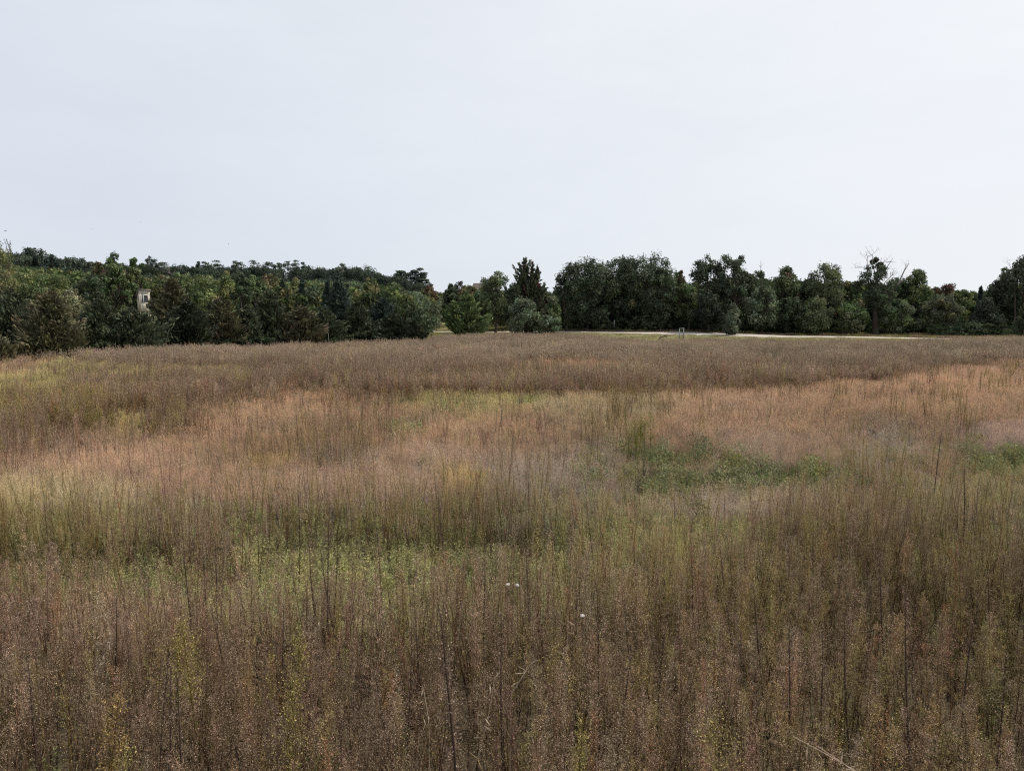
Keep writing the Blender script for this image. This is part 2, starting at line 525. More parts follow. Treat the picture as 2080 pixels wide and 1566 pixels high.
for k in range(6):
    reg("grass0", grass(R, 70, 0.48, heads=16))
    reg("grass1", grass(R, 60, 0.52, w=0.005, spread=0.2, heads=14, s=2.0))
    reg("grass2", grass(R, 60, 0.58, w=0.010, spread=0.38, heads=14, s=4.0))
    reg("fluff0", grass(R, 40, 0.46, heads=8, fluffy=150, arch=0.6))
    reg("fluff1", grass(R, 40, 0.50, w=0.006, spread=0.2, heads=8, s=2.0, fluffy=150, arch=0.6))
    reg("fluff2", grass(R, 40, 0.50, w=0.012, spread=0.38, heads=8, s=4.0, fluffy=110, arch=0.6))
    reg("green0", leafy(R, 0.50, 5, 34))
    reg("green1", leafy(R, 0.54, 9, 26, spread=0.22, L=0.05, W=0.010, s=1.6))
    reg("green2", leafy(R, 0.56, 12, 16, spread=0.40, L=0.08, W=0.018, s=3.0))
    reg("low0", grass(R, 70, 0.28, w=0.004, spread=0.22, heads=0, arch=1.1))
    reg("low1", grass(R, 70, 0.30, w=0.008, spread=0.36, heads=0, arch=1.1))
    reg("low2", grass(R, 60, 0.30, w=0.02, spread=0.6, heads=0, arch=1.1))

# what grows where: patches read off the photograph as (px, py of the plant tops, spread x, spread y, mix, tint)
# mixes: W dry brown weeds, O olive weeds, G bunch grass, L fluffy mauve grass, E green forbs
TW = (0.42, 0.335, 0.272)
TO = (0.41, 0.335, 0.235)
TG = (0.405, 0.305, 0.222); TGP = (0.44, 0.33, 0.255); TT = (0.43, 0.37, 0.255); TY = (0.43, 0.395, 0.215)
TL = (0.45, 0.375, 0.315); TLG = (0.41, 0.365, 0.305)
TE = (0.29, 0.285, 0.14); TEB = (0.36, 0.355, 0.165); TED = (0.24, 0.255, 0.12)
P_ = lambda px, py, sx, sy, mix, **t: (px, py, sx, sy, mix, t)
patches = [
    # far band under the trees: brown and mauve, with paler strips
    P_(300, 706, 320, 14, dict(W=1)), P_(800, 700, 300, 16, dict(W=1)), P_(1150, 700, 200, 18, dict(W=1)),
    P_(1500, 706, 250, 16, dict(W=1)), P_(1900, 706, 250, 16, dict(W=1)),
    P_(30, 730, 60, 9, dict(G=.8, W=.2), G=TGP), P_(110, 738, 110, 8, dict(E=.3, G=.5, W=.2), G=TY, E=TE),
    P_(300, 744, 120, 7, dict(E=.25, G=.5, W=.3), G=TY), P_(40, 758, 70, 14, dict(E=.3, G=.5, W=.3), G=TY),
    P_(540, 755, 90, 7, dict(W=.5, G=.5), G=TY),
    P_(700, 711, 90, 4, dict(W=.4, G=.6), G=TT), P_(900, 712, 50, 3, dict(W=.4, G=.6), G=TT),
    P_(1200, 734, 110, 5, dict(W=.35, G=.65), G=TG), P_(1060, 745, 90, 5, dict(W=.5, G=.5), G=TY),
    P_(1440, 731, 70, 4, dict(W=.35, G=.65), G=TGP), P_(1560, 733, 60, 6, dict(W=.4, G=.4, E=.2), G=TY),
    P_(400, 775, 330, 18, dict(W=1)), P_(800, 755, 260, 20, dict(W=1)), P_(1150, 762, 150, 12, dict(W=.8, G=.2), G=TG),
    P_(1480, 745, 220, 14, dict(W=1)), P_(1750, 728, 200, 14, dict(W=1)),
    P_(120, 800, 180, 26, dict(O=.7, W=.3)), P_(330, 820, 110, 18, dict(W=.9, O=.2)),
    P_(255, 838, 40, 7, dict(G=.6, E=.3, W=.2), G=(0.5, 0.42, 0.22)),
    # orange grass band
    P_(560, 800, 150, 22, dict(G=.8, W=.2)), P_(450, 850, 200, 34, dict(G=.75, W=.25)),
    P_(760, 830, 180, 40, dict(G=.8, W=.14, E=.06)), P_(950, 800, 120, 14, dict(G=.5, W=.2, E=.3), G=TY),
    P_(1000, 840, 220, 34, dict(G=.85, W=.1)), P_(1250, 800, 200, 24, dict(G=.65, O=.25, W=.1), G=TT),
    P_(1500, 790, 200, 30, dict(G=.85, W=.1, O=.1), G=TGP), P_(1750, 790, 220, 34, dict(G=.88, W=.1)),
    P_(2000, 745, 200, 12, dict(G=.8, W=.15, O=.1), G=TGP), P_(2000, 800, 160, 34, dict(G=.9, O=.1)),
    P_(1380, 850, 130, 26, dict(G=.85, O=.1)), P_(1640, 850, 120, 26, dict(G=.85, O=.15)),
    P_(800, 855, 44, 9, dict(E=.8, G=.2)), P_(1080, 800, 40, 6, dict(E=.6, G=.4), G=TY),
    P_(80, 890, 150, 34, dict(G=.5, W=.5), G=TGP), P_(260, 910, 140, 34, dict(G=.55, W=.45), G=TGP),
    P_(470, 930, 130, 26, dict(G=.8, W=.15, O=.1), G=TGP), P_(700, 905, 110, 20, dict(O=.25, W=.3, L=.3, G=.2)),
    P_(850, 930, 140, 34, dict(G=.5, L=.5)), P_(560, 900, 70, 12, dict(G=.5, W=.3, O=.2), G=(0.52, 0.41, 0.22)),
    P_(930, 935, 40, 10, dict(G=.9), G=(0.52, 0.41, 0.22)),
    P_(1060, 930, 150, 28, dict(L=.85, W=.15), L=TLG), P_(1200, 905, 120, 18, dict(L=.6, W=.2, E=.2)),
    P_(1560, 885, 150, 22, dict(L=.65, G=.3)), P_(1780, 870, 120, 26, dict(L=.65, G=.25, O=.2), L=TLG),
    P_(2020, 865, 120, 16, dict(L=.8, O=.15), L=(0.45, 0.36, 0.31)), P_(1900, 840, 70, 20, dict(G=.7, O=.3)),
    P_(1350, 905, 80, 9, dict(E=.9, O=.1), E=TED), P_(1500, 930, 26, 9, dict(E=1.), E=TED),
    P_(1340, 963, 62, 9, dict(E=1.), E=TED), P_(1545, 948, 88, 10, dict(E=.95), E=(0.14, 0.2, 0.06)),
    P_(1672, 944, 20, 6, dict(E=1.), E=TED), P_(2035, 912, 80, 10, dict(E=1.), E=TED),
    P_(1720, 905, 90, 12, dict(E=.4, L=.3, G=.3)), P_(1850, 950, 140, 18, dict(O=.4, E=.3, L=.3)),
    P_(2000, 965, 120, 18, dict(G=.4, O=.3, E=.3), G=TT), P_(1450, 905, 30, 12, dict(G=.8, L=.2), G=TGP),
    # below the band: tan then green
    P_(110, 955, 140, 14, dict(G=.7, W=.3), G=TT), P_(150, 985, 150, 14, dict(O=.4, E=.3, G=.3), G=TY),
    P_(400, 980, 110, 12, dict(O=.4, E=.35, G=.25), G=TT), P_(620, 965, 120, 12, dict(G=.5, L=.4)),
    P_(650, 1000, 160, 14, dict(E=.6, O=.3, W=.2)), P_(950, 985, 140, 14, dict(E=.5, O=.3, G=.2)),
    P_(1180, 980, 90, 12, dict(E=.3, G=.4, O=.3), G=TT), P_(1450, 985, 180, 12, dict(L=.6, G=.4), G=TT),
    P_(1700, 985, 120, 14, dict(L=.4, G=.3, O=.3), G=TT), P_(1950, 1010, 150, 20, dict(O=.6, E=.3, L=.1)),
    P_(80, 1040, 150, 26, dict(O=.7, W=.2, E=.1)), P_(330, 1030, 120, 18, dict(W=.8, O=.2)),
    P_(480, 1045, 120, 24, dict(W=1)), P_(700, 1035, 100, 18, dict(W=.5, E=.3, O=.2)), P_(900, 1030, 130, 24, dict(O=.5, W=.3, E=.3)),
    P_(1130, 1035, 110, 20, dict(W=.5, O=.3, E=.3)), P_(1330, 1030, 110, 20, dict(O=.3, E=.5, G=.2), G=TY),
    P_(1600, 1035, 130, 20, dict(O=.55, W=.25, L=.2)), P_(1820, 1040, 120, 24, dict(O=.7, E=.3)),
    P_(120, 1095, 130, 14, dict(E=.35, O=.3, G=.25), G=TY), P_(330, 1110, 70, 20, dict(E=1.), E=TEB),
    P_(560, 1100, 90, 24, dict(E=.85, G=.15), E=TEB, G=TY), P_(760, 1085, 120, 20, dict(E=.8, O=.2), E=TEB),
    P_(880, 1120, 110, 24, dict(E=.85, G=.15), E=TEB, G=TY), P_(1050, 1105, 80, 20, dict(E=.8, O=.2)),
    P_(1230, 1110, 60, 20, dict(E=.5, O=.4, G=.2), G=TT), P_(1900, 1080, 60, 16, dict(E=.8, O=.2), E=TEB),
    P_(210, 1165, 90, 12, dict(G=.7, W=.3), G=TG), P_(40, 1140, 60, 16, dict(W=1)),
    # near: the wall of dry brown weeds, olive to the right
    P_(100, 1230, 200, 60, dict(W=1)), P_(420, 1230, 200, 50, dict(W=.95, O=.08)), P_(760, 1230, 180, 50, dict(W=1)),
    P_(1100, 1230, 180, 60, dict(W=.85, O=.15)), P_(1430, 1160, 180, 60, dict(O=.85, W=.15)), P_(1700, 1160, 180, 70, dict(O=.75, W=.3)),
    P_(1980, 1180, 160, 80, dict(O=.65, W=.3, E=.1)), P_(1400, 1330, 200, 80, dict(O=.45, W=.6)), P_(1750, 1380, 200, 100, dict(O=.65, W=.35)),
    P_(2020, 1400, 140, 100, dict(O=.75, W=.25)), P_(100, 1420, 200, 90, dict(W=.9, O=.1)), P_(450, 1420, 200, 90, dict(W=.9, O=.12)),
    P_(850, 1420, 200, 100, dict(W=.9, O=.1)), P_(1150, 1450, 160, 90, dict(W=.8, O=.2)), P_(30, 1540, 60, 50, dict(E=.7, W=.3)),
    P_(920, 1600, 90, 40, dict(E=.6, W=.4)), P_(1350, 1600, 150, 60, dict(W=.6, L=.4)), P_(200, 1600, 160, 40, dict(G=.3, E=.3, W=.5), G=TT),
]
SPEC = ["W", "O", "G", "L", "E"]
BASE_T = dict(W=TW, O=TO, G=TG, L=TL, E=TE)
pc = np.array([[p[0], p[1], p[2], p[3]] for p in patches], float)
PH = dict(W=1.12, O=1.05, G=0.60, L=0.46, E=0.48)
ph_ = np.array([sum(p[4].get(k, 0) * PH[k] for k in PH) / sum(p[4].values()) for p in patches])
def plant_scale(y):
    return 0.72 + 0.15 * sstep(11, 34, y)
ph_ = ph_ * plant_scale(2.0 * 1400 / (pc[:, 1] - 640))
_v = (783 - pc[:, 1]) / 1400.0
pY = (ph_ - CAM_H) * (CT + _v * ST) / (-ST + _v * CT)        # distance at which plants of that height show at that row
_low = np.array([p[4].get('E', 0) / sum(p[4].values()) for p in patches])
pc[:, 2] *= np.where((_low > .45) & (pc[:, 1] > 985), 1.4, 1.0)
psl = np.clip(pc[:, 3] / (pc[:, 1] - 640), 0.035, 0.5)
pnear = np.where(ph_ / plant_scale(pY) < 0.8, 2.6, 1.0)     # low plants run on towards the camera until taller ones hide them
pboost = (1 / (pc[:, 2] * psl)) ** 0.45; pboost /= pboost.mean()
pmix = np.array([[p[4].get(k, 0) for k in SPEC] for p in patches], float)
_ro = (pc[:, 0] > 1280) & (pc[:, 1] > 1000)
pmix[_ro, 0] += 0.4 * pmix[_ro, 1]; pmix[_ro, 1] *= 0.6
_tall = (pmix[:, 0] + pmix[:, 1]) / pmix.sum(1)
pmix[:, :2] *= np.where(_tall < 0.36, 0.22, np.where(_tall < 0.62, 0.4, 1.0))[:, None]     # a few tall stalks hide a lot of low grass
ptint = np.array([[p[5].get(k, BASE_T[k]) for k in SPEC] for p in patches])      # patch, species, rgb

def smooth_noise(x, y, seed, f):
    r = np.random.default_rng(seed)
    v = np.zeros_like(x)
    for k in range(7):
        a = r.uniform(0, 6.28); ff = f * r.uniform(0.6, 1.8)
        v += np.sin((x * math.cos(a) + y * math.sin(a)) * ff + r.uniform(0, 6.28))
    return v / 7 * 1.9

def classify(x, y, rng):
    """choose species and tint for ground points"""
    zt = terrain(x, y) + 0.8
    wx = x + 0.55 * smooth_noise(x, y, 3, 0.9) * (0.3 + y / 30); wy = y * (1 + 0.035 * smooth_noise(x, y, 5, 0.8))
    px, py = project(wx, wy, zt)
    ly = np.log(np.maximum(wy, 0.3))
    tall_n = smooth_noise(x, y * 0.7, 51, 0.45) + 0.7 * smooth_noise(x, y, 52, 1.3)
    n = len(x)
    sp_ = np.zeros(n, int); tint = np.zeros((n, 3))
    for s0 in range(0, n, 20000):
        sl = slice(s0, min(n, s0 + 20000))
        d2 = ((px[sl, None] - pc[:, 0]) / pc[:, 2]) ** 2 + ((ly[sl, None] - np.log(pY)) / np.where(ly[sl, None] < np.log(pY), psl * pnear, psl)) ** 2
        w = pboost * np.exp(-d2 * 1.3) + 1e-4 * np.exp(-np.sqrt(d2))
        w = w ** 2.4
        w /= w.sum(1, keepdims=True)
        mix = w @ pmix
        mix[:, :2] *= np.clip(1 + 1.1 * tall_n[sl, None], 0.25, 2.4)
        mix /= mix.sum(1, keepdims=True)
        cum = mix.cumsum(1)
        k = (rng.uniform(0, 1, (len(mix), 1)) > cum).sum(1).clip(0, 4)
        sp_[sl] = k
        ws = w * pmix[:, k].T
        ws /= ws.sum(1, keepdims=True) + 1e-12
        tint[sl] = np.einsum('np,npc->nc', ws, ptint[:, k].transpose(1, 0, 2))
    return sp_, tint

# far limit of the tall prairie, by bearing
edge_px = np.array([-600, 0, 170, 330, 500, 620, 860, 900, 1000, 1180, 1240, 1320, 1400, 1700, 2080, 2700])
edge_Y = np.array([32, 38, 40.5, 46.5, 49, 53, 61, 74, 82, 84, 72, 66, 69, 68, 66, 60])
def edge(x, y):
    return np.interp(1040 + 1400 * x / np.maximum(y, 0.5), edge_px, edge_Y)

rng = np.random.default_rng(11)
def scatter(y0, y1, dens):
    A0 = 0.80; n = int(dens * ((A0 * y1 * y1 + 8 * y1) - (A0 * y0 * y0 + 8 * y0)))
    y = rng.uniform(y0, y1, n * 3); keep = rng.uniform(0, 1, n * 3) < (A0 * y + 4) / (A0 * y1 + 4)
    y = y[keep][:n]
    x = rng.uniform(-1, 1, len(y)) * (A0 * y + 4)
    m = y < edge(x, y)
    return x[m], y[m]

field = {k: [] for k in SPEC}
field["low"] = []
bands = [(1.2, 15.0, 0), (15.0, 36.0, 1), (36.0, 90.0, 2)]
dens_all = [150, 34, 10.0]
dens_low = [16, 8, 2.0]
for (y0, y1, lod), dn, dl in zip(bands, dens_all, dens_low):
    x, y = scatter(y0, y1, dn)
    # clumping: thin the stand where the noise is low
    cl = smooth_noise(x, y, 21, 2.3) * 0.5 + smooth_noise(x, y, 22, 6.0) * 0.5
    m = rng.uniform(0, 1, len(x)) < np.clip(0.80 + 0.45 * cl, 0.25, 1)
    x, y = x[m], y[m]
    sp_, tint = classify(x, y, rng)
    # grasses and forbs stand in fuller bunches than single stalks
    if lod == 0:
        m = (sp_ < 2) | (rng.uniform(0, 1, len(x)) < 0.5)
        x, y, sp_, tint = x[m], y[m], sp_[m], tint[m]
    for k, key in enumerate(SPEC):
        m = sp_ == k
        field[key].append((x[m], y[m], tint[m], lod))
    x, y = scatter(y0, y1, dl)
    sp_, tint = classify(x, y, rng)
    t = tint.copy()
    base = np.array([0.30, 0.235, 0.14])
    t[sp_ < 2] = base
    t = t * 0.75 + base * 0.2
    field["low"].append((x, y, t, lod))

FAMILY = {"W": "weed", "O": "olive", "G": "grass", "L": "fluff", "E": "green", "low": "low"}
FIELD_NAME = {"W": "dry_brown_weeds", "O": "olive_weeds", "G": "bunch_grass", "L": "mauve_grass", "E": "green_forbs", "low": "low_grass"}
FIELD_LABEL = {"W": "dry brown weed stalks with seed heads filling the prairie", "O": "olive and yellowish weed stalks, thickest on the right of the prairie",
               "G": "orange and tan bunch grass in the middle band of the prairie", "L": "pinkish grey fluffy grass in patches of the prairie",
               "E": "low green leafy plants in strips across the prairie", "low": "short matted grass and thatch under the prairie weeds"}

def gn_scatter(name, pts, idx, rot, scl, tint, objs, label, mat):
    coll = bpy.data.collections.new("variants_" + name)
    for o in objs:
        coll.objects.link(o)
    me = bpy.data.meshes.new(name)
    me.vertices.add(len(pts)); me.vertices.foreach_set("co", np.asarray(pts, np.float32).ravel())
    a = me.attributes.new("variant", 'INT', 'POINT'); a.data.foreach_set("value", np.asarray(idx, np.int32))
    a = me.attributes.new("rot", 'FLOAT_VECTOR', 'POINT'); a.data.foreach_set("vector", np.asarray(rot, np.float32).ravel())
    a = me.attributes.new("scl", 'FLOAT_VECTOR', 'POINT'); a.data.foreach_set("vector", np.asarray(scl, np.float32).ravel())
    a = me.attributes.new("tint", 'FLOAT_COLOR', 'POINT')
    a.data.foreach_set("color", np.concatenate([tint, np.ones((len(tint), 1))], 1).astype(np.float32).ravel())
    me.materials.append(mat)
    ob = bpy.data.objects.new(name, me); COL.objects.link(ob)
    g = bpy.data.node_groups.new("scatter_" + name, 'GeometryNodeTree')
    g.interface.new_socket("Geometry", in_out='INPUT', socket_type='NodeSocketGeometry')
    g.interface.new_socket("Geometry", in_out='OUTPUT', socket_type='NodeSocketGeometry')
    n, l = g.nodes, g.links
    gi = n.new("NodeGroupInput"); go = n.new("NodeGroupOutput")
    iop = n.new("GeometryNodeInstanceOnPoints")
    ci = n.new("GeometryNodeCollectionInfo"); ci.inputs["Collection"].default_value = coll
    ci.inputs["Separate Children"].default_value = True; ci.inputs["Reset Children"].default_value = True
    def attr(nm, ty):
        q = n.new("GeometryNodeInputNamedAttribute"); q.data_type = ty; q.inputs["Name"].default_value = nm
        return [s for s in q.outputs if s.enabled and s.name == "Attribute"][0]
    l.new(gi.outputs[0], iop.inputs["Points"])
    l.new(ci.outputs[0], iop.inputs["Instance"])
    iop.inputs["Pick Instance"].default_value = True
    l.new(attr("variant", 'INT'), iop.inputs["Instance Index"])
    e2r = n.new("FunctionNodeEulerToRotation")
    l.new(attr("rot", 'FLOAT_VECTOR'), e2r.inputs[0]); l.new(e2r.outputs[0], iop.inputs["Rotation"])
    l.new(attr("scl", 'FLOAT_VECTOR'), iop.inputs["Scale"])
    l.new(iop.outputs[0], go.inputs[0])
    md = ob.modifiers.new("scatter", 'NODES'); md.node_group = g
    return tag(ob, label, kind='stuff')

for key in SPEC + ["low"]:
    fam = FAMILY[key]
    objs, pts, idx, rot, scl, tin = [], [], [], [], [], []
    for (x, y, t, lod) in field[key]:
        vs = variants[fam + str(lod)]
        first = len(objs)
        objs += sorted(vs, key=lambda o: o.name)
        n = len(x)
        if n == 0:
            continue
        pts.append(np.stack([x, y, terrain(x, y)], 1))
        idx.append(first + rng.integers(0, len(vs), n))
        wind = np.stack([rng.normal(0, 0.085, n), rng.normal(0.0, 0.085, n)], 1) + 0.05 * np.stack([smooth_noise(x, y, 61, 1.5), smooth_noise(x, y, 62, 1.5)], 1)
        if key == "W":
            big = rng.uniform(0, 1, n) < 0.05
            wind[big] += rng.normal(0, 0.26, (big.sum(), 2))
        rot.append(np.stack([wind[:, 0], wind[:, 1], rng.uniform(0, 6.28, n)], 1))
        hv = 1 + 0.16 * smooth_noise(x, y, 31, 1.1) + rng.normal(0, 0.10, n)
        ps = plant_scale(y)
        sxy = rng.uniform(0.85, 1.15, n) * ps
        hv = hv * ps
        if key == "E":
            hv = hv * 0.85
        fx = 1040 + 1400 * x / np.maximum(y, 1)
        hv = hv * (1 - sstep(40, 62, y) * np.interp(fx, [700, 900, 1200, 1300, 1890, 2010], [.12, .12, .2, .34, .34, .08]))
        scl.append(np.stack([sxy, sxy, np.clip(hv, 0.4, 1.4)], 1))
        v = (1 + rng.normal(0, 0.14, n) + 0.15 * smooth_noise(x, y, 41, 0.7) + 0.10 * smooth_noise(x, y, 42, 0.16))[:, None]
        hue = rng.normal(0, 0.045, (n, 3))
        if key == "W":       # an occasional rusty, yellow-green or bleached stalk
            u = rng.uniform(0, 1, n); u = np.where((y > 30) & (rng.uniform(0, 1, n) < 0.8), 0.5, u)
            t = t.copy()
            t[u < 0.05] *= np.array([1.2, 0.94, 0.80]); t[(u > 0.05) & (u < 0.12)] *= np.array([1.2, 1.35, 0.8]); t[u > 0.95] *= 1.7
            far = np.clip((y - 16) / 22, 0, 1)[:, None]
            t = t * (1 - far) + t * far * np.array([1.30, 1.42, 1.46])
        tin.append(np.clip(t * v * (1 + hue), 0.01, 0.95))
    # indices must follow the alphabetical order of the collection
    order = sorted(range(len(objs)), key=lambda i: objs[i].name)
    inv = np.zeros(len(objs), int); inv[order] = np.arange(len(objs))
    gn_scatter(FIELD_NAME[key], np.concatenate(pts), inv[np.concatenate(idx)], np.concatenate(rot), np.concatenate(scl),
               np.concatenate(tin), objs, FIELD_LABEL[key], M_field)
    print(key, sum(len(p) for p in pts))

# rough grass on the verge beyond the prairie
x = rng.uniform(-45, 80, 14000); y = rng.uniform(60, 150, 14000)
rc, rh = road_centre(x), road_half(x)
m = (y > edge(x, y) - 2) & ((y < rc - rh + 0.5) | (y > rc + rh + 0.4)) & (np.abs(x) < y * 0.85)
m &= (y > rc) | (rng.uniform(0, 1, len(x)) < 0.8)
x, y = x[m], y[m]
n = len(x)
hz = np.where((y > rc[m]) & (x > -6), rng.uniform(0.8, 1.9, n), rng.uniform(0.25, 0.6, n))
tt = np.array([0.27, 0.25, 0.115]) * (1 + rng.normal(0, 0.15, (n, 1))) * (1 + rng.normal(0, 0.05, (n, 3)))
tt = np.where(((y > rc[m]) & (rng.uniform(0, 1, n) < 0.35) & (x > 5))[:, None], np.array([0.24, 0.16, 0.13]) * (1 + rng.normal(0, 0.1, (n, 1))), tt)
mbs = [o.copy() for o in variants["low2"]]
gn_scatter("verge_grass", np.stack([x, y, terrain(x, y)], 1), rng.integers(0, len(mbs), n), np.stack([0 * x, 0 * x, rng.uniform(0, 6.28, n)], 1),
           np.stack([0 * x + 1.1, 0 * x + 1.1, hz], 1), np.clip(tt, 0.02, 0.9), mbs, "rough pale grass tufts along both sides of the gravel road", M_field)

# ------------------------------------------------------------------ trees
def limb(p0, p1, r0, r1, rng, n=5, sag=0.08):
    p0 = np.asarray(p0, float); p1 = np.asarray(p1, float)
    t = np.linspace(0, 1, n)[:, None]
    L = np.linalg.norm(p1 - p0)
    side = rng.normal(0, sag * L, 3) * np.array([1, 1, 0.6])
    pts = p0 + (p1 - p0) * t + side * np.sin(t * math.pi) + np.array([0, 0, -0.10 * L]) * np.sin(t * math.pi)
    return pts, np.linspace(r0, r1, n)

WHITE = np.array([1.0, 1.0, 1.0])

def blob_leaves(mb, rng, C, Rr, per, size, cols, aspect=0.65, up=0.35):
    """leaf-sized faces in the outer part of each clump"""
    k = len(C)
    per = np.asarray(per, int)
    i = np.repeat(np.arange(k), per)
    n = len(i)
    d = rdir(rng, n)
    d[:, 2] = np.where(rng.uniform(0, 1, n) < up, np.abs(d[:, 2]), d[:, 2])
    rad = rng.uniform(0.12, 1.0, n) ** 0.42 * rng.uniform(0.85, 1.12, n)
    # knobbly surface
    bump = 1 + 0.13 * np.sin(d[:, 0] * 5 + i) * np.sin(d[:, 1] * 6 + i * 1.7) + 0.11 * np.sin(d[:, 2] * 9 + i * 0.6)
    P = C[i] + d * (rad * bump)[:, None] * Rr[i]
    N = unit(d * 1.15 + rdir(rng, n) * 0.95)
    T = unit(np.cross(N, rdir(rng, n)))
    B = np.cross(N, T)
    s = size * rng.uniform(0.6, 1.4, (n, 1))
    c = cols[i] * rng.uniform(0.72, 1.32, (n, 1)) * (1 + rng.normal(0, 0.04, (n, 3)))
    mb.rhombs(P, T * s, B * s * aspect * rng.uniform(0.7, 1.2, (n, 1)), np.clip(c, 0.004, 0.9))

def clump_cols(rng, k, col, var=0.18, alt=None, altp=0.0):
    c = np.tile(np.asarray(col, float), (k, 1)) * np.clip(1 + rng.normal(0, var, (k, 1)), 0.5, 1.7)
    c *= 1 + rng.normal(0, 0.05, (k, 3))
    if alt is not None:
        m = rng.uniform(0, 1, k) < altp
        c[m] = np.asarray(alt) * rng.uniform(0.8, 1.2, (m.sum(), 1))
    return c

def broadleaf(rng, H, Rw, col, leaves=6000, size=0.17, bottom=0.12, shape='round', alt=None, altp=0.0, gaps=0.0, clumps=None, trunk_r=None, var=0.27, mb=None, strays=0.015):
    """crown and trunk meshes for a broadleaved tree, in local metres"""
    cr, tr = MB(), MB()
    k = clumps or int(38 + 2.2 * H)
    d = rdir(rng, k * 4)
    rr = rng.uniform(0.25, 1.0, len(d)) ** 0.5
    d = d / ((np.abs(d) ** 2.4).sum(1, keepdims=True) ** (1 / 2.4)) * np.array([1, 1, 1.0])
    rr = np.where(rng.uniform(0, 1, len(d)) < 0.5, rng.uniform(0.86, 1.0, len(d)), rr)
    P = d * rr[:, None]
    z = P[:, 2]
    if shape == 'round':
        w = np.ones_like(z)
    elif shape == 'upright':
        w = np.clip(1.02 - 0.38 * np.clip(z, 0, 1), 0.3, 1)
    elif shape == 'cone':
        w = np.clip(0.62 - 0.55 * z, 0.08, 1.1)
    elif shape == 'spread':
        w = np.clip(0.75 + 0.35 * z, 0.4, 1.1)
    P = P * np.stack([w, w, np.ones_like(w)], 1)
    # lopsided lobes
    az = np.arctan2(P[:, 1], P[:, 0])
    ph = rng.uniform(0, 6.28, 3)
    lob = 1 + 0.16 * np.sin(az * 2 + ph[0]) + 0.12 * np.sin(az * 3 + ph[1] + P[:, 2] * 3)
    P[:, 0] *= lob; P[:, 1] *= lob
    pw = np.where(z > 0.15, 1.9, 1.0)
    P = P[rng.choice(len(P), k, replace=False, p=pw / pw.sum())]
    cz, hz = H * (1 + bottom) / 2, H * (1 - bottom) / 2
    base = (0.235 + 0.06 * rng.uniform(-1, 1, k)) * min(1.0, (48.0 / k) ** 0.4)
    rad = np.stack([base * Rw * 1.15, base * Rw * 1.15, base * np.minimum(hz, Rw * 1.25) * 1.05], 1) * rng.uniform(0.75, 1.3, (k, 1))
    C = np.stack([P[:, 0] * (Rw - rad[:, 0] * 0.7), P[:, 1] * (Rw - rad[:, 0] * 0.7), cz + P[:, 2] * (hz - rad[:, 2] * 0.8)], 1)
    if gaps > 0:
        keep = rng.uniform(0, 1, k) > gaps
        C, rad = C[keep], rad[keep]; k = len(C)
    cols = clump_cols(rng, k, col, var, alt, altp)
    vol = rad[:, 0] * rad[:, 2]
    per = np.maximum(20, leaves * vol / vol.sum()).astype(int)
    blob_leaves(cr, rng, C, rad, per, size, cols)
    # stray sprays beyond the outline
    ns = int(leaves * strays * (0.3 if leaves > 5000 else 1))
    ii = rng.integers(0, k, ns)
    dd = rdir(rng, ns); dd[:, 2] = np.abs(dd[:, 2]) * 1.2
    Pp = C[ii] + dd * rad[ii] * rng.uniform(0.95, 1.2, (ns, 1))
    T = unit(dd + rdir(rng, ns) * 0.6) * size * 0.9
    cr.rhombs(Pp, T, unit(np.cross(T, rdir(rng, ns))) * size * 0.45, cols[ii] * rng.uniform(0.8, 1.2, (ns, 1)))
    # trunk and limbs
    r0 = trunk_r or 0.022 * H + 0.03
    top = np.array([rng.normal(0, 0.03 * H), rng.normal(0, 0.03 * H), H * 0.72])
    pts, rad_ = limb((0, 0, -0.3), top, r0, r0 * 0.3, rng, 7, 0.03)
    rad_[0] *= 1.35
    tr.tube(pts, rad_, WHITE, k=7)
    sel = rng.permutation(k)[:min(k, 16)]
    for i in sel:
        zz = np.clip(C[i, 2] * rng.uniform(0.45, 0.75), 0.12 * H, 0.66 * H)
        p0 = np.array([np.interp(zz, pts[:, 2], pts[:, j]) for j in range(3)])
        q, qr = limb(p0, C[i], r0 * 0.42, r0 * 0.07, rng, 5)
        tr.tube(q, qr, WHITE, k=5)
    return cr, tr

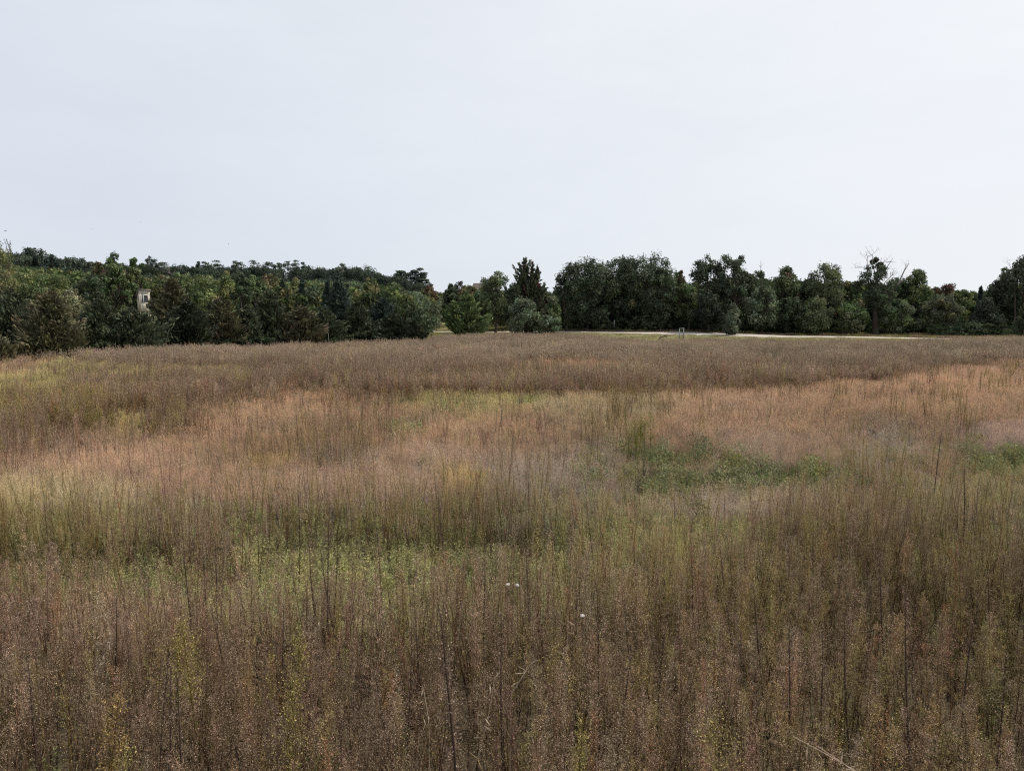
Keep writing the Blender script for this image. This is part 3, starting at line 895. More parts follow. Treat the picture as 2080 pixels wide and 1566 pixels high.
def conifer(rng, H, Rw, col, n=9000, size=0.16, form='cedar', alt=None, altp=0.0, ragged=1.0, bottom=0.0):
    """cedar, spruce or ragged old cedar: ascending branches carrying slim sprays"""
    cr, tr = MB(), MB()
    nb = {'cedar': int(120 + 22 * H), 'spruce': int(90 + 20 * H), 'ragged': int(34 + 5 * H)}[form]
    z = rng.uniform(bottom, 1.0, nb) ** 1.12
    if form == 'cedar':
        prof = np.clip((1 - z) ** 0.62 * (0.62 + 1.5 * z * (z < 0.25) + 0.38 * (z >= 0.25)), 0.05, 1)
        upang = rng.uniform(0.25, 0.75, nb)
    elif form == 'spruce':
        prof = np.clip(1 - z, 0.03, 1) ** 0.9
        upang = rng.uniform(-0.15, 0.25, nb)
    else:
        prof = np.clip(0.7 + 0.4 * np.sin(z * 8 + rng.uniform(0, 6)), 0.3, 1) * np.clip((1.12 - z) * 3.0, 0.2, 1)
        upang = rng.uniform(0.45, 1.1, nb)
    az = rng.uniform(0, 6.28, nb)
    lobe = 1 + 0.16 * np.sin(az * 2 + rng.uniform(0, 6)) + 0.12 * np.sin(az * 3 + z * 7)
    L = Rw * prof * lobe * (1 + rng.uniform(-0.30, 0.26, nb) * ragged)
    d = np.stack([np.cos(az) * np.cos(upang), np.sin(az) * np.cos(upang), np.sin(upang)], 1)
    L = L / np.cos(upang) * 0.92
    zz = z * H
    drop = np.clip(L * np.sin(upang), 0, zz)
    P0 = np.stack([0 * az, 0 * az, zz - drop * 0.75], 1)
    per = np.maximum(6, (n * L / L.sum())).astype(int)
    i = np.repeat(np.arange(nb), per); m = len(i)
    u = rng.uniform(0.12, 1.0, m) ** 0.62
    P = P0[i] + d[i] * (L[i] * u)[:, None] + np.array([0, 0, 1]) * (0.12 * L[i] * u * u * (1 if form != 'spruce' else -0.6))[:, None]
    spread = ((0.05 + 0.13 * L[i] * (1.15 - u)) * (0.7 if form == 'ragged' else 1))[:, None]
    P = P + rng.normal(0, 1, (m, 3)) * spread * np.array([1, 1, 0.75])
    P[:, 2] = np.maximum(P[:, 2], 0.05 + 0.2 * rng.uniform(0, 1, m))
    T = unit(d[i] + rdir(rng, m) * 0.65 + np.array([0, 0, 0.25 if form != 'spruce' else -0.1]))
    B = unit(np.cross(T, rdir(rng, m)))
    s = size * rng.uniform(0.6, 1.5, (m, 1))
    bc = clump_cols(rng, nb, col, 0.18, alt, altp)
    c = bc[i] * rng.uniform(0.7, 1.3, (m, 1)) * (0.85 + 0.3 * u[:, None])
    cr.rhombs(P, T * s, B * s * 0.34, c)
    # inner sprays round the trunk
    m = n // 5
    z2 = rng.uniform(0, 0.93, m)
    pr = np.interp(z2, np.linspace(0, 1, 20), np.array([prof[np.argsort(np.abs(z - q))[:8]].mean() for q in np.linspace(0, 1, 20)]))
    a = rng.uniform(0, 6.28, m); r = Rw * pr * (0.62 if form != 'ragged' else 0.35) * np.sqrt(rng.uniform(0, 1, m))
    P = np.stack([r * np.cos(a), r * np.sin(a), z2 * H + 0.05], 1)
    T = rdir(rng, m) * size * 1.3
    cr.rhombs(P, T, unit(np.cross(T, rdir(rng, m))) * size * 0.9, np.asarray(col) * rng.uniform(0.6, 1.1, (m, 1)))
    # leader
    m = 14
    P = np.stack([rng.normal(0, 0.04, m), rng.normal(0, 0.04, m), H * (0.97 + 0.05 * rng.uniform(0, 1, m))], 1)
    cr.rhombs(P, np.tile([0.02, 0, size * 1.2], (m, 1)), np.tile([size * 0.2, 0.01, 0], (m, 1)), np.asarray(col))
    pts, rad_ = limb((0, 0, -0.3), (rng.normal(0, .05), rng.normal(0, .05), H * 0.95), 0.018 * H + 0.04, 0.015, rng, 6, 0.01)
    tr.tube(pts, rad_, WHITE, k=6)
    for j in rng.permutation(nb)[:14]:
        q, qr = limb(P0[j], P0[j] + d[j] * L[j] * 0.8, 0.035, 0.008, rng, 4, 0.03)
        tr.tube(q, qr, WHITE, k=4)
    return cr, tr

def pine(rng, H, Rw, col, n=1500, size=0.42, low=0.10):
    """white pine seen far off: plumes of needles on uneven tiers"""
    cr, tr = MB(), MB()
    k = rng.integers(24, 32)
    z = np.linspace(low, 0.97, k) + rng.normal(0, 0.02, k)
    az = rng.uniform(0, 6.28, k)
    r = Rw * rng.uniform(0.25, 0.95, k) * np.clip(1.30 - z, 0.25, 0.85)
    C = np.stack([r * np.cos(az), r * np.sin(az), z * H], 1)
    rad = np.stack([Rw * 0.32 * rng.uniform(0.7, 1.25, k)] * 2 + [H * 0.045 * rng.uniform(0.8, 1.5, k)], 1)
    cols = clump_cols(rng, k, col, 0.1)
    blob_leaves(cr, rng, C, rad, np.full(k, n // k), size, cols, aspect=0.5, up=0.7)
    pts, rad_ = limb((0, 0, -0.3), (0, 0, H * 0.97), 0.24, 0.05, rng, 6, 0.01)
    tr.tube(pts, rad_, WHITE, k=5)
    for i in range(k):
        q, qr = limb((0, 0, z[i] * H - 0.3 * r[i]), C[i], 0.07, 0.03, rng, 3, 0.0)
        tr.tube(q, qr, WHITE, k=3)
    return cr, tr

def bare(rng, mb, p, d, L, r, depth, up=0.25, wig=0.35, split=(2, 3)):
    """dead limbs, forking"""
    n = 6
    pts = [np.array(p, float)]; dd = np.array(d, float)
    for i in range(n - 1):
        dd = dd + rng.normal(0, wig * 0.45, 3) + np.array([0, 0, up * 0.15])
        dd /= np.linalg.norm(dd)
        pts.append(pts[-1] + dd * L / (n - 1))
    mb.tube(pts, np.linspace(r, r * 0.45, n), WHITE, k=4 if depth < 3 else 5)
    if depth <= 0:
        return
    for q in range(rng.integers(split[0], split[1] + 1)):
        t = rng.integers(2, n)
        nd = dd + rng.normal(0, 0.75, 3) + np.array([0, 0, up])
        nd /= np.linalg.norm(nd)
        bare(rng, mb, pts[t], nd, L * rng.uniform(0.5, 0.75), r * 0.5, depth - 1, up, wig, split)

CED = (0.068, 0.080, 0.048); CEDO = (0.096, 0.092, 0.052); CEDB = (0.050, 0.070, 0.056); CEDD = (0.036, 0.044, 0.027)
GRN = (0.105, 0.142, 0.060); GRNY = (0.175, 0.195, 0.078); GRND = (0.058, 0.080, 0.042); GRNP = (0.19, 0.20, 0.12)
OAK = (0.070, 0.092, 0.054); OAKL = (0.105, 0.130, 0.065); GREY = (0.115, 0.145, 0.090); RUST = (0.125, 0.072, 0.056); OLV = (0.135, 0.130, 0.062)
PINK = (0.20, 0.11, 0.09); ORNG = (0.20, 0.11, 0.045); RDG = (0.062, 0.082, 0.064); RDG2 = (0.075, 0.096, 0.066)  # RDG is lifted and blued a little, distance haze put into the leaf colour

def place(name, px, ytop, Y, wpx, label, cat="tree", group=None, rz=None):
    X = (px - 1040) / 1400.0 * Y
    z = tz(X, Y)
    H = at(px, ytop, Y)[2] - z
    return X, Y, z, max(H, 0.5), wpx * Y / 1400.0 / 2

tree_seed = [100]
def plant_tree(kind, px, ytop, Y, wpx, col, label, **kw):
    tree_seed[0] += 1
    rg = np.random.default_rng(tree_seed[0])
    group = kw.pop('group', None)
    X, Y, z, H, Rw = place(None, px, ytop, Y, wpx, label)
    if kind in ('cedar', 'spruce', 'ragged'):
        kw.setdefault('n', 8500)
        kw.setdefault('size', 0.0022 * Y + 0.03)
        if kind == 'ragged':
            cr, tr = MB(), MB()
            for (ox, fh, fr) in ((-0.5, 1.0, .75), (1.3, .90, .8), (-1.3, .80, .8), (.5, .95, .7), (0, .62, 1.3)):
                c1, t1 = conifer(rg, H * fh, Rw * fr, col, form=kind, **dict(kw, n=kw['n'] // 3))
                for m_, src in ((cr, c1), (tr, t1)):
                    off = 0
                    V = np.concatenate(src.v); V = V + np.array([ox, 0, 0]) * np.clip(V[:, 2:3] / (H * .35), .1, 1)
                    base = m_.n
                    for f_ in src.f: m_.f.append(f_ + base)
                    m_.v.append(V.astype(np.float32)); m_.c.append(np.concatenate(src.c)); m_.n += len(V)
        else:
            cr, tr = conifer(rg, H, Rw, col, form=kind, **kw)
        name = {'cedar': 'cedar_tree', 'spruce': 'spruce_tree', 'ragged': 'old_cedar_tree'}[kind]; mat = M_needle; cat = "tree"
    elif kind == 'pine':
        cr, tr = pine(rg, H, Rw, col, **kw); name = 'pine_tree'; mat = M_needle; cat = "tree"
    elif kind == 'bush':
        kw.setdefault('bottom', -0.05); kw.setdefault('leaves', 2500); kw.setdefault('clumps', 34); kw.setdefault('strays', .08); kw.setdefault('shape', 'upright'); kw.setdefault('size', 0.0014 * Y)
        cr, tr = broadleaf(rg, H, Rw, col, **kw); name = 'leafy_shrub'; mat = M_leaf; cat = "shrub"
    else:
        kw.setdefault('leaves', 6000); kw.setdefault('size', 0.0014 * Y)
        if kind == 'upright': kw.setdefault('shape', 'upright')
        if kind == 'cone': kw.setdefault('shape', 'cone')
        cr, tr = broadleaf(rg, H, Rw, col, **kw)
        name = {'oak': 'oak_tree'}.get(kind, 'broadleaf_tree'); mat = M_leaf; cat = "tree"
    root = empty(name, (X, Y, z), 0.0)
    tag(root, label, cat, group)
    cr.build('crown', mat, root)
    tr.build('trunk' if kind != 'bush' else 'stems', M_bark, root)
    return root, H, Rw

# --- cedars along the left edge of the prairie
G1 = "cedars along the left edge of the prairie"
for a in [
    ('cedar', -22, 676, 37, 120, CEDO, "low cedar at the left edge, its pale boughs reaching over the grass"),
    ('cedar', 30, 588, 44, 170, CED, "broad dark cedar nearest the left edge of the picture"),
    ('cedar', 108, 592, 42.5, 150, CEDO, "brownish broad cedar whose right boughs overhang the grass at far left"),
    ('cedar', 205, 608, 46, 120, CED, "dense cedar in the left row, directly left of the raised cream blind"),
    ('cedar', 272, 626, 46.5, 150, CED, "wide bulging cedar hiding the lower half of the cream blind"),
    ('cedar', 356, 566, 56, 104, CEDO, "tall olive cedar rising just right of the cream blind"),
    ('cedar', 385, 612, 50, 105, CEDD, "near-black rounded cedar right of the wide one below the blind"),
    ('cedar', 455, 606, 53, 100, CEDO, "brown-tinted cedar with drooping skirts, fifth mound from the blind"),
    ('cedar', 505, 622, 54.5, 80, CED, "narrow dark cedar between two brownish ones in the left row"),
    ('cedar', 552, 592, 57, 110, CED, "pointed cedar standing before the dome-shaped crown of a taller tree"),
    ('cedar', 615, 622, 57, 100, CEDO, "olive cedar with long boughs slanting up to the left"),
    ('cedar', 662, 626, 60, 90, CED, "spreading cedar behind the thin pale stake"),
    ('cedar', 692, 566, 70, 84, CEDB, "tall blue-black cedar with ragged tip above the left row"),
    ('cedar', 728, 612, 63, 90, CED, "mid-height cedar right of the tall blue-black one"),
    ('cedar', 778, 606, 66, 84, CEDB, "dull blue-green cedar near the right end of the left row"),
    ('cedar', 800, 640, 62.5, 110, CEDD, "low dark cedar second from the right end of the left row"),
    ('cedar', 838, 652, 62.5, 62, CEDD, "low bushy cedar at the right end of the left row, beside the lawn"),
]:
    plant_tree(*a[:6], a[6], group=G1, n=11000 if a[3] < 58 else 8000, ragged=1.3)

# --- mixed trees behind the cedars
for a in [
    ('upright', -4, 482, 56, 92, OLV, "tall leafy tree at the left edge with thin shoots above its crown", dict(alt=GRNY, altp=.25)),
    ('upright', 66, 540, 66, 80, GRN, "green tree filling the gap right of the tall one at the left edge", dict(alt=GRNY, altp=.15)),
    ('round', 118, 548, 70, 80, GRNY, "yellow-green maple-like tree at left, under the ridge hump", dict(alt=GRN, altp=.4)),
    ('round', 152, 585, 62, 70, GRNP, "pale greyish-green tree behind the brownish broad cedar", dict(alt=OLV, altp=.3)),
    ('round', 188, 552, 76, 70, GRND, "dark green tree between the pale one and the pink-tipped tree", dict()),
    ('upright', 212, 528, 80, 42, OLV, "slim yellow-tipped tree just left of the pink-tipped tree", dict(alt=GRNY, altp=.3)),
    ('upright', 242, 512, 80, 58, GRN, "tallest tree above the blind, with pink-tinged tip", dict(alt=PINK, altp=.07)),
    ('upright', 286, 520, 82, 46, GRN, "narrow green tree standing up behind the cream blind", dict(alt=GRNY, altp=.2)),
    ('round', 265, 566, 84, 80, GRND, "dark tree right behind the roof of the cream blind", dict()),
    ('round', 330, 556, 84, 84, OLV, "olive tree between the blind and the bare grey ridge tree", dict(alt=GRN, altp=.4)),
    ('round', 378, 552, 84, 70, GRN, "rounded green tree under the bare grey ridge tree", dict(alt=GRNY, altp=.3)),
    ('round', 425, 556, 80, 70, GRNY, "bright yellow-green tree above the brown-tinted cedar", dict(alt=GRN, altp=.4)),
    ('cone', 466, 546, 82, 64, GRNY, "yellow-green tree with pointed top left of the dark twin crowns", dict(alt=GRN, altp=.5)),
    ('upright', 497, 552, 76, 44, GRND, "dark upright tree left of the dome-shaped crown", dict()),
    ('round', 520, 558, 80, 56, GRN, "mid-green round tree hugging the left side of the dome-shaped crown", dict()),
    ('round', 556, 554, 88, 56, OLV, "dome-shaped brown-green crown rising behind the pointed cedar", dict(var=.08)),
    ('cedar', 578, 570, 78, 40, CEDB, "slim dark cedar just right of the dome-shaped crown", dict(n=4000)),
    ('spruce', 617, 570, 76, 52, CEDB, "small dark spruce with layered boughs above the olive cedar", dict(n=4000)),
    ('cone', 606, 560, 88, 56, GRNY, "sunlit pale green tree behind the small layered spruce", dict(alt=GRN, altp=.3)),
    ('round', 648, 572, 88, 60, GRNY, "yellow-green bushy tree left of the tall blue-black cedar", dict(alt=GRN, altp=.4)),
    ('cedar', 668, 572, 74, 46, CEDB, "slender cedar touching the left side of the tall blue-black cedar", dict(n=4000)),
    ('round', 722, 566, 92, 64, GRN, "soft green tree between the tall blue-black cedar and the ridge's right end", dict(alt=GREY, altp=.3)),
    ('upright', 757, 560, 88, 50, GRNY, "upright pale green tree under the right end of the ridge", dict(alt=GRN, altp=.4)),
    ('round', 798, 574, 96, 66, GRN, "round green tree below the isolated pine clump", dict(alt=GRNY, altp=.15)),
    ('round', 842, 590, 104, 60, GREY, "grey-green tree just left of the lawn opening", dict(alt=GRN, altp=.4)),
    ('upright', 872, 580, 160, 40, OLV, "russet-green tree behind the pale boulder", dict(alt=RUST, altp=.2)),
    ('round', 893, 600, 162, 56, GRN, "leafy tree right behind the pale boulder on the lawn", dict(alt=GRND, altp=.3)),
    ('upright', 918, 574, 150, 40, GRND, "green tree left of the grey-brown house roof", dict(alt=GRN, altp=.3)),
    ('round', 952, 579, 140, 50, OLV, "olive tree in front of the house wall", dict(alt=RUST, altp=.15)),
    ('round', 982, 583, 120, 50, GRN, "green tree between the house and the airy round tree", dict()),
    ('round', 935, 569, 210, 22, (0.09, 0.08, 0.075), "thin-leaved greyish tree poking up left of the house roof", dict(leaves=900)),
]:
    plant_tree(*a[:6], a[6], **a[7])
r_, H_, R_ = plant_tree('cedar', 948, 596, 86, 92, GRN, "lone bushy cedar on the lawn edge right of the pale boulder", n=9000, alt=GRNY, altp=.22, ragged=1.1)

# --- right-hand tree line
OKG = "large oaks of the right-hand tree line"
for a in [
    ('round', 1006, 549, 112, 62, OAKL, "airy round tree with sky showing through, left of the ragged old cedar", dict(leaves=4200, bottom=.25, gaps=.22, clumps=44)),
    ('ragged', 1074, 527, 110, 56, CED, "ragged old cedar with spiky upswept boughs, tallest left of the big oaks", dict(n=6000, ragged=1.6, bottom=.12, alt=RUST, altp=.12)),
    ('round', 1042, 572, 109, 46, GRND, "dark leafy tree filling the gap left of the ragged old cedar", dict()),
    ('round', 1100, 582, 112, 40, RUST, "dull reddish-brown tree between the ragged cedar and the first big oak", dict(alt=GRND, altp=.6)),
    ('bush', 1062, 602, 104, 74, GREY, "grey-green shrub at the foot of the ragged old cedar", dict(leaves=4500)),
    ('bush', 1122, 600, 108, 44, GRN, "light green sapling at the left flank of the first big oak", dict(leaves=3500, alt=GRNP, altp=.2)),
    ('bush', 1112, 640, 101, 62, GREY, "low grey-green shrub spilling onto the weeds left of the big oaks", dict(leaves=3000, alt=GRND, altp=.4)),
    ('oak', 1152, 549, 114, 56, OAK, "low left shoulder oak whose sparse twigs reach toward the ragged old cedar", dict(leaves=4500, bottom=.02, gaps=.1, group=OKG)),
    ('oak', 1194, 520, 116, 116, OAK, "massive round-topped oak, leftmost of the big dark oaks", dict(leaves=13000, clumps=85, bottom=.02, group=OKG)),
    ('oak', 1252, 519, 120, 90, OAK, "dark oak wedged between the round-topped one and the highest one", dict(leaves=10000, clumps=70, bottom=.02, group=OKG)),
    ('oak', 1306, 507, 117, 118, OAK, "highest oak in the dark clump, with olive tints at its top", dict(leaves=13000, clumps=85, bottom=.02, alt=OLV, altp=.10, group=OKG)),
    ('oak', 1340, 540, 113, 60, OAK, "smaller oak on the right shoulder of the highest oak", dict(leaves=6000, group=OKG)),
    ('upright', 1376, 545, 118, 34, OLV, "thin reddish-green tree in the notch right of the highest oak", dict(alt=RUST, altp=.3, leaves=3000)),
    ('round', 1396, 562, 113, 60, GRN, "bushy green tree left of the forked oak", dict(alt=OAKL, altp=.4)),
    ('oak', 1437, 515, 115, 78, OAK, "left crown of the forked oak pair, sky gaps near its top", dict(leaves=7500, gaps=.12, clumps=60, group=OKG)),
    ('oak', 1484, 511, 114, 66, OAK, "right crown of the forked oak pair, tall and knobbly", dict(leaves=7500, gaps=.10, clumps=56, group=OKG)),
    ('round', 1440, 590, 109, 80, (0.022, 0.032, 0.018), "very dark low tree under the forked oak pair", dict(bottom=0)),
    ('bush', 1487, 614, 104, 46, GREY, "pale green conical sapling beside the road, in front of the forked oaks", dict(leaves=3600, shape='cone', clumps=30)),
    ('round', 1527, 545, 116, 56, OAKL, "leafy tree just right of the forked oak pair", dict(alt=GRND, altp=.3)),
    ('round', 1545, 580, 110, 74, GREY, "silvery-green tree with low skirts right of the conical sapling", dict(alt=GRND, altp=.35, bottom=.05)),
    ('upright', 1592, 538, 118, 66, OAKL, "rounded tree with pink-tinged upper leaves", dict(alt=PINK, altp=.08)),
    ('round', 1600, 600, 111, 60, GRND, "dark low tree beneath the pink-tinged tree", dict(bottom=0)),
    ('round', 1636, 566, 118, 44, GRND, "small dark crown between the pink-tinged and orange-flecked trees", dict()),
    ('oak', 1672, 533, 114, 86, OAKL, "orange-flecked oak with leaning trunk, right of the pink-tinged tree", dict(leaves=8000, alt=ORNG, altp=.035, clumps=60, bottom=.08)),
    ('upright', 1650, 600, 109, 70, OAKL, "low grey-green tree in front of the orange-flecked oak", dict(bottom=0)),
    ('round', 1722, 566, 116, 50, GRN, "green tree between the orange-flecked oak and the dead-topped oak", dict(alt=OLV, altp=.25)),
    ('round', 1728, 610, 107, 60, GRN, "light green low tree left of the dead-topped oak's trunk", dict(alt=GRNP, altp=.25, bottom=.05)),
    ('round', 1818, 560, 118, 60, GRND, "dark tree behind the right limb of the dead-topped oak", dict()),
    ('round', 1812, 606, 108, 70, GRN, "green tree right of the dead-topped oak's trunk", dict(alt=GREY, altp=.3, bottom=.05)),
    ('upright', 1856, 545, 116, 56, GRN, "upright yellowish-topped tree right of the bare limb", dict(alt=GRNY, altp=.28)),
    ('round', 1912, 572, 118, 56, RUST, "dark red-brown tree with twiggy top", dict(alt=GRND, altp=.25, leaves=4500)),
    ('upright', 1904, 596, 107, 78, (0.075, 0.090, 0.056), "dull grey-green round tree under the red-brown one", dict(bottom=.05, alt=OLV, altp=.2, leaves=7000)),
    ('round', 1942, 585, 114, 50, GRNY, "yellow-green tree right of the red-brown tree", dict(alt=GRN, altp=.5)),
    ('round', 1966, 592, 118, 40, GRN, "small green tree left of the thin dark spruce", dict(alt=GRNY, altp=.3)),
    ('spruce', 1984, 584, 108, 24, CEDB, "thin dark spruce near the right edge", dict(n=3500)),
    ('round', 2010, 590, 112, 54, GRN, "green tree between the thin spruce and the great right-edge oak", dict(alt=GRNY, altp=.2)),
    ('oak', 2030, 558, 110, 70, OAK, "left bulge of oak foliage at the right edge", dict(leaves=7000, bottom=.05)),
    ('oak', 2076, 515, 108, 104, OAK, "great dark oak cut by the right edge of the picture", dict(leaves=12000, clumps=80, gaps=.08, bottom=.05)),
    ('cedar', 2082, 612, 98, 50, CED, "cedar at the right edge below the great oak", dict(n=5000)),
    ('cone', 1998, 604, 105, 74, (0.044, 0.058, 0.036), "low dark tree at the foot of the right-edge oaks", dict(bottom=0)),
    ('oak', 2190, 520, 112, 120, OAK, "oak just outside the right edge of the picture", dict(leaves=7000)),
]:
    plant_tree(*a[:6], a[6], **a[7])

# dead-topped oak: live foliage low on the trunk, bare limbs above and to the right
rg = np.random.default_rng(77)
X, Y, z, H, Rw = place(None, 1776, 530, 108.5, 60, "")
root = tag(empty("dead_topped_oak", (X, Y, z)), "oak with bare dead limbs above its dark crown and one long bare limb reaching right", "tree")
cr, tr, dl = MB(), MB(), MB()
pts, rad_ = limb((0.0, 0, -0.3), (-0.5, 0, H * 0.62), 0.52, 0.26, rg, 7, 0.02)
tr.tube(pts, rad_, WHITE, k=8)
fork = np.array([-0.1, 0, H * 0.34])
C = []; rad = []
for (cx, cz, rr) in [(-0.6, .90, .9), (-1.4, .80, 1.1), (0.1, .78, 1.2), (-2.2, .70, .95), (-1.0, .66, 1.35), (0.5, .64, 1.0), (-2.9, .64, .7),
                     (-1.6, .54, 1.1), (0.2, .52, .9), (-0.8, .44, .9), (0.4, .93, .6), (-0.2, .985, .45), (1.6, .50, .9), (2.2, .44, .8), (1.2, .58, .7)]:
    for q in range(3):
        C.append((cx + rg.normal(0, .35), rg.normal(0, .9), cz * H + rg.normal(0, .3))); rad.append([rr * rg.uniform(.6, .9)] * 3)
C, rad = np.array(C), np.array(rad)
blob_leaves(cr, rg, C, rad, np.full(len(C), 150), 0.15, clump_cols(rg, len(C), OAK, .2, RUST, .05))
for i in range(0, len(C), 3):
    zz = min(C[i, 2] * 0.75, H * 0.6)
    p0 = np.array([np.interp(zz, pts[:, 2], pts[:, j]) for j in range(3)])
    q, qr = limb(p0, C[i], 0.16, 0.04, rg, 5); tr.tube(q, qr, WHITE, k=5)
topp = pts[-1]
big = [(-0.5, 0, H * .40), (1.6, -.1, H * .50), (3.0, -.2, H * .68), (3.9, -.1, H * .86), (4.7, 0, H * .97)]
tr.tube(big[:3], [0.30, 0.2, 0.13], WHITE, k=6)
dl.tube(big[2:], [0.13, 0.09, 0.035], WHITE, k=5)
for k_, (p, d, L, r) in enumerate([((-1.6, 0, H * .90), (-.45, 0, 1), 2.6, .07), ((-.9, 0, H * .93), (-.1, .1, 1), 2.4, .07), ((.2, 0, H * .9), (.25, 0, 1), 2.4, .07),
                     ((.9, 0, H * .84), (.5, 0, .95), 2.8, .08), ((1.0, 0, H * .70), (.4, 0, 1), 2.4, .07), ((-1.6, 0, H * .90), (-1, 0, .2), 2.4, .04),
                     ((3.0, -.2, H * .68), (.6, 0, .8), 2.0, .06), ((3.9, -.1, H * .86), (.2, 0, .9), 1.4, .04), ((1.3, 0, H * .66), (.5, .2, .9), 2.2, .06)]):
    q, qr = limb(topp if k_ < 6 else (big[1] if k_ == 8 else p), p, .12, r, rg, 4)
    (tr if k_ < 6 else dl).tube(q if k_ != 6 and k_ != 7 else [np.array(p), np.array(p) + 0.02], qr if k_ != 6 and k_ != 7 else [r, r], WHITE, k=5)
    bare(rg, dl, p, np.array(d) / np.linalg.norm(d), L * .75, r, 3, up=.3, wig=.33)
cr.build("crown", M_leaf, root); tr.build("trunk", M_bark, root); dl.build("dead_limbs", M_deadwood, root)

# snag spikes behind the leafy tree, and twiggy tips of the great oak
X, Y, z, H, Rw = place(None, 1539, 529, 119, 10, "")
root = tag(empty("dead_snag", (X, Y, z)), "thin dead snag sticking up behind the trees right of the forked oaks", "tree")
s_ = MB(); s_.tube([(0, 0, -.3), (0.05, 0, H * .6), (0, 0, H)], [.14, .08, .02], WHITE, k=5)
for q in range(9):
    zz = H * rg.uniform(.6, .93); sd = rg.choice([-1, 1])
    s_.tube([(0, 0, zz), (sd * rg.uniform(.3, .9), rg.normal(0, .2), zz + rg.uniform(.2, .9))], [.03, .008], WHITE, k=4)
s_.build("trunk", M_deadwood, root)
X, Y, z, H, Rw = place(None, 2046, 527, 107, 10, "")
root = tag(empty("bare_branched_tree", (X, Y, z)), "slender tree with bare grey twigs beside the great right-edge oak", "tree")
s_ = MB(); s_.tube([(1.0, 0, -.3), (0.6, 0, H * .5), (0, 0, H * .82)], [.16, .11, .05], WHITE, k=5)
d_ = MB(); bare(rg, d_, (0, 0, H * .82), (-.4, 0, .9), 1.8, .04, 3, up=.1); d2_ = MB(); bare(rg, d2_, (.2, 0, H * .72), (-.8, 0, .4), 1.6, .04, 2, up=.1)
s_.build("trunk", M_bark, root); d2_.build("dead_limbs", M_deadwood, root); d_.build("dead_limbs", M_deadwood, root)

# shoots over the tall tree at the left edge
rgs = np.random.default_rng(88)
left_tree = [o for o in COL.objects if o.get("label", "").startswith("tall leafy tree at the left edge")][0]
for q in range(13):
    sh = MB(); px = rgs.uniform(-38, 24); yt = rgs.uniform(476, 490) + max(0, px) * .5
    p1 = np.array(at(px, yt, 56.0)) - np.array(left_tree.location)
    p0 = p1 + np.array([rgs.normal(0, .2), rgs.normal(0, .3), -rgs.uniform(1.2, 1.9)])
    sh.tube([p0, (p0 + p1) / 2 + rgs.normal(0, .04, 3), p1], [.03, .02, .01], np.array([.09, .08, .05]), k=4)
    k = 26; t = rgs.uniform(.1, 1, k)[:, None]
    P = p0 + (p1 - p0) * t + rgs.normal(0, .035, (k, 3)); T = unit(rdir(rgs, k) + np.array([0, 0, .9])) * .06
    sh.rhombs(P, T, unit(np.cross(T, rdir(rgs, k))) * .028, np.array(OLV) * rgs.uniform(.6, 1.2, (k, 1)))
    sh.build("shoot", M_leaf, left_tree)

# --- trees on the far ridge
ordw = ["first", "second", "third", "fourth", "fifth", "sixth", "seventh", "eighth", "ninth", "tenth", "eleventh", "twelfth", "thirteenth",
        "fourteenth", "fifteenth", "sixteenth", "seventeenth", "eighteenth", "nineteenth", "twentieth", "twenty-first", "twenty-second"]
ridge_broad = [(50, 511, 40), (78, 502, 34), (98, 507, 40), (122, 517, 36), (152, 521, 32), (174, 519, 34), (198, 529, 32), (372, 536, 40),
               (438, 536, 34), (612, 541, 34), (634, 537, 40), (660, 543, 42), (688, 539, 40), (716, 541, 42), (744, 536, 46), (781, 560, 26), (772, 552, 24)]
for i, (px, yt, w) in enumerate(ridge_broad):
    plant_tree('round', px, yt, 270 - 12 * (px < 220) + 8 * (i % 3), w * 1.35, RDG if i % 2 else RDG2,
               "distant round-crowned tree on the far ridge, %s such crown counted from the left" % ordw[i],
               leaves=2200, size=0.36, clumps=40, bottom=0.0, group="round-crowned trees on the far ridge")
ridge_pine = [(308, 523, 20), (324, 524, 22), (343, 533, 16), (410, 534, 12), (424, 533, 14), (450, 533, 18), (484, 531, 18), (497, 532, 16), (522, 530, 20),
              (536, 542, 14), (548, 534, 18), (560, 533, 18), (574, 535, 14), (590, 531, 20), (603, 533, 14), (622, 534, 16), (700, 536, 14)]
for i, (px, yt, w) in enumerate(ridge_pine):
    plant_tree('pine', px, yt, 278 + 6 * (i % 3), w * (1.9 + .5 * (i % 3)), RDG if i % 2 else RDG2, "plume-topped pine on the far ridge, %s pine counted from the left" % ordw[i],
               n=1700, size=0.32, group="pines on the far ridge")
for i, (px, yt, w, lb) in enumerate([(816, 549, 26, "left pine with spiky tip in the isolated clump right of the ridge"),
                                     (834, 552, 30, "broad middle pine of the isolated clump right of the ridge"),
                                     (852, 547, 26, "right and tallest pine of the isolated clump right of the ridge"),
                                     (864, 560, 20, "lowest pine at the right slope of the isolated clump")]):
    plant_tree('pine', px, yt, 300, w * 2.1, RDG, lb, n=3800, size=0.40, low=0.02, group="isolated pine clump")
X, Y, z, H, Rw = place(None, 358, 527, 268, 40, "")
root = tag(empty("bare_grey_tree", (X, Y, z)), "bare grey twiggy tree on the far ridge above the left trees", "tree")
s_ = MB(); s_.tube([(0, 0, -.3), (0, 0, H * .55)], [.3, .2], WHITE, k=5); s_.build("trunk", M_deadwood, root)
d_ = MB()
for q in range(9):
    a = rg.uniform(0, 6.28); bare(rg, d_, (0, 0, H * rg.uniform(.4, .58)), unit(np.array([math.cos(a) * .8, math.sin(a) * .4, 1.0])), H * .26, .10, 3, up=.2)
d_.build("branches", M_deadwood, root)

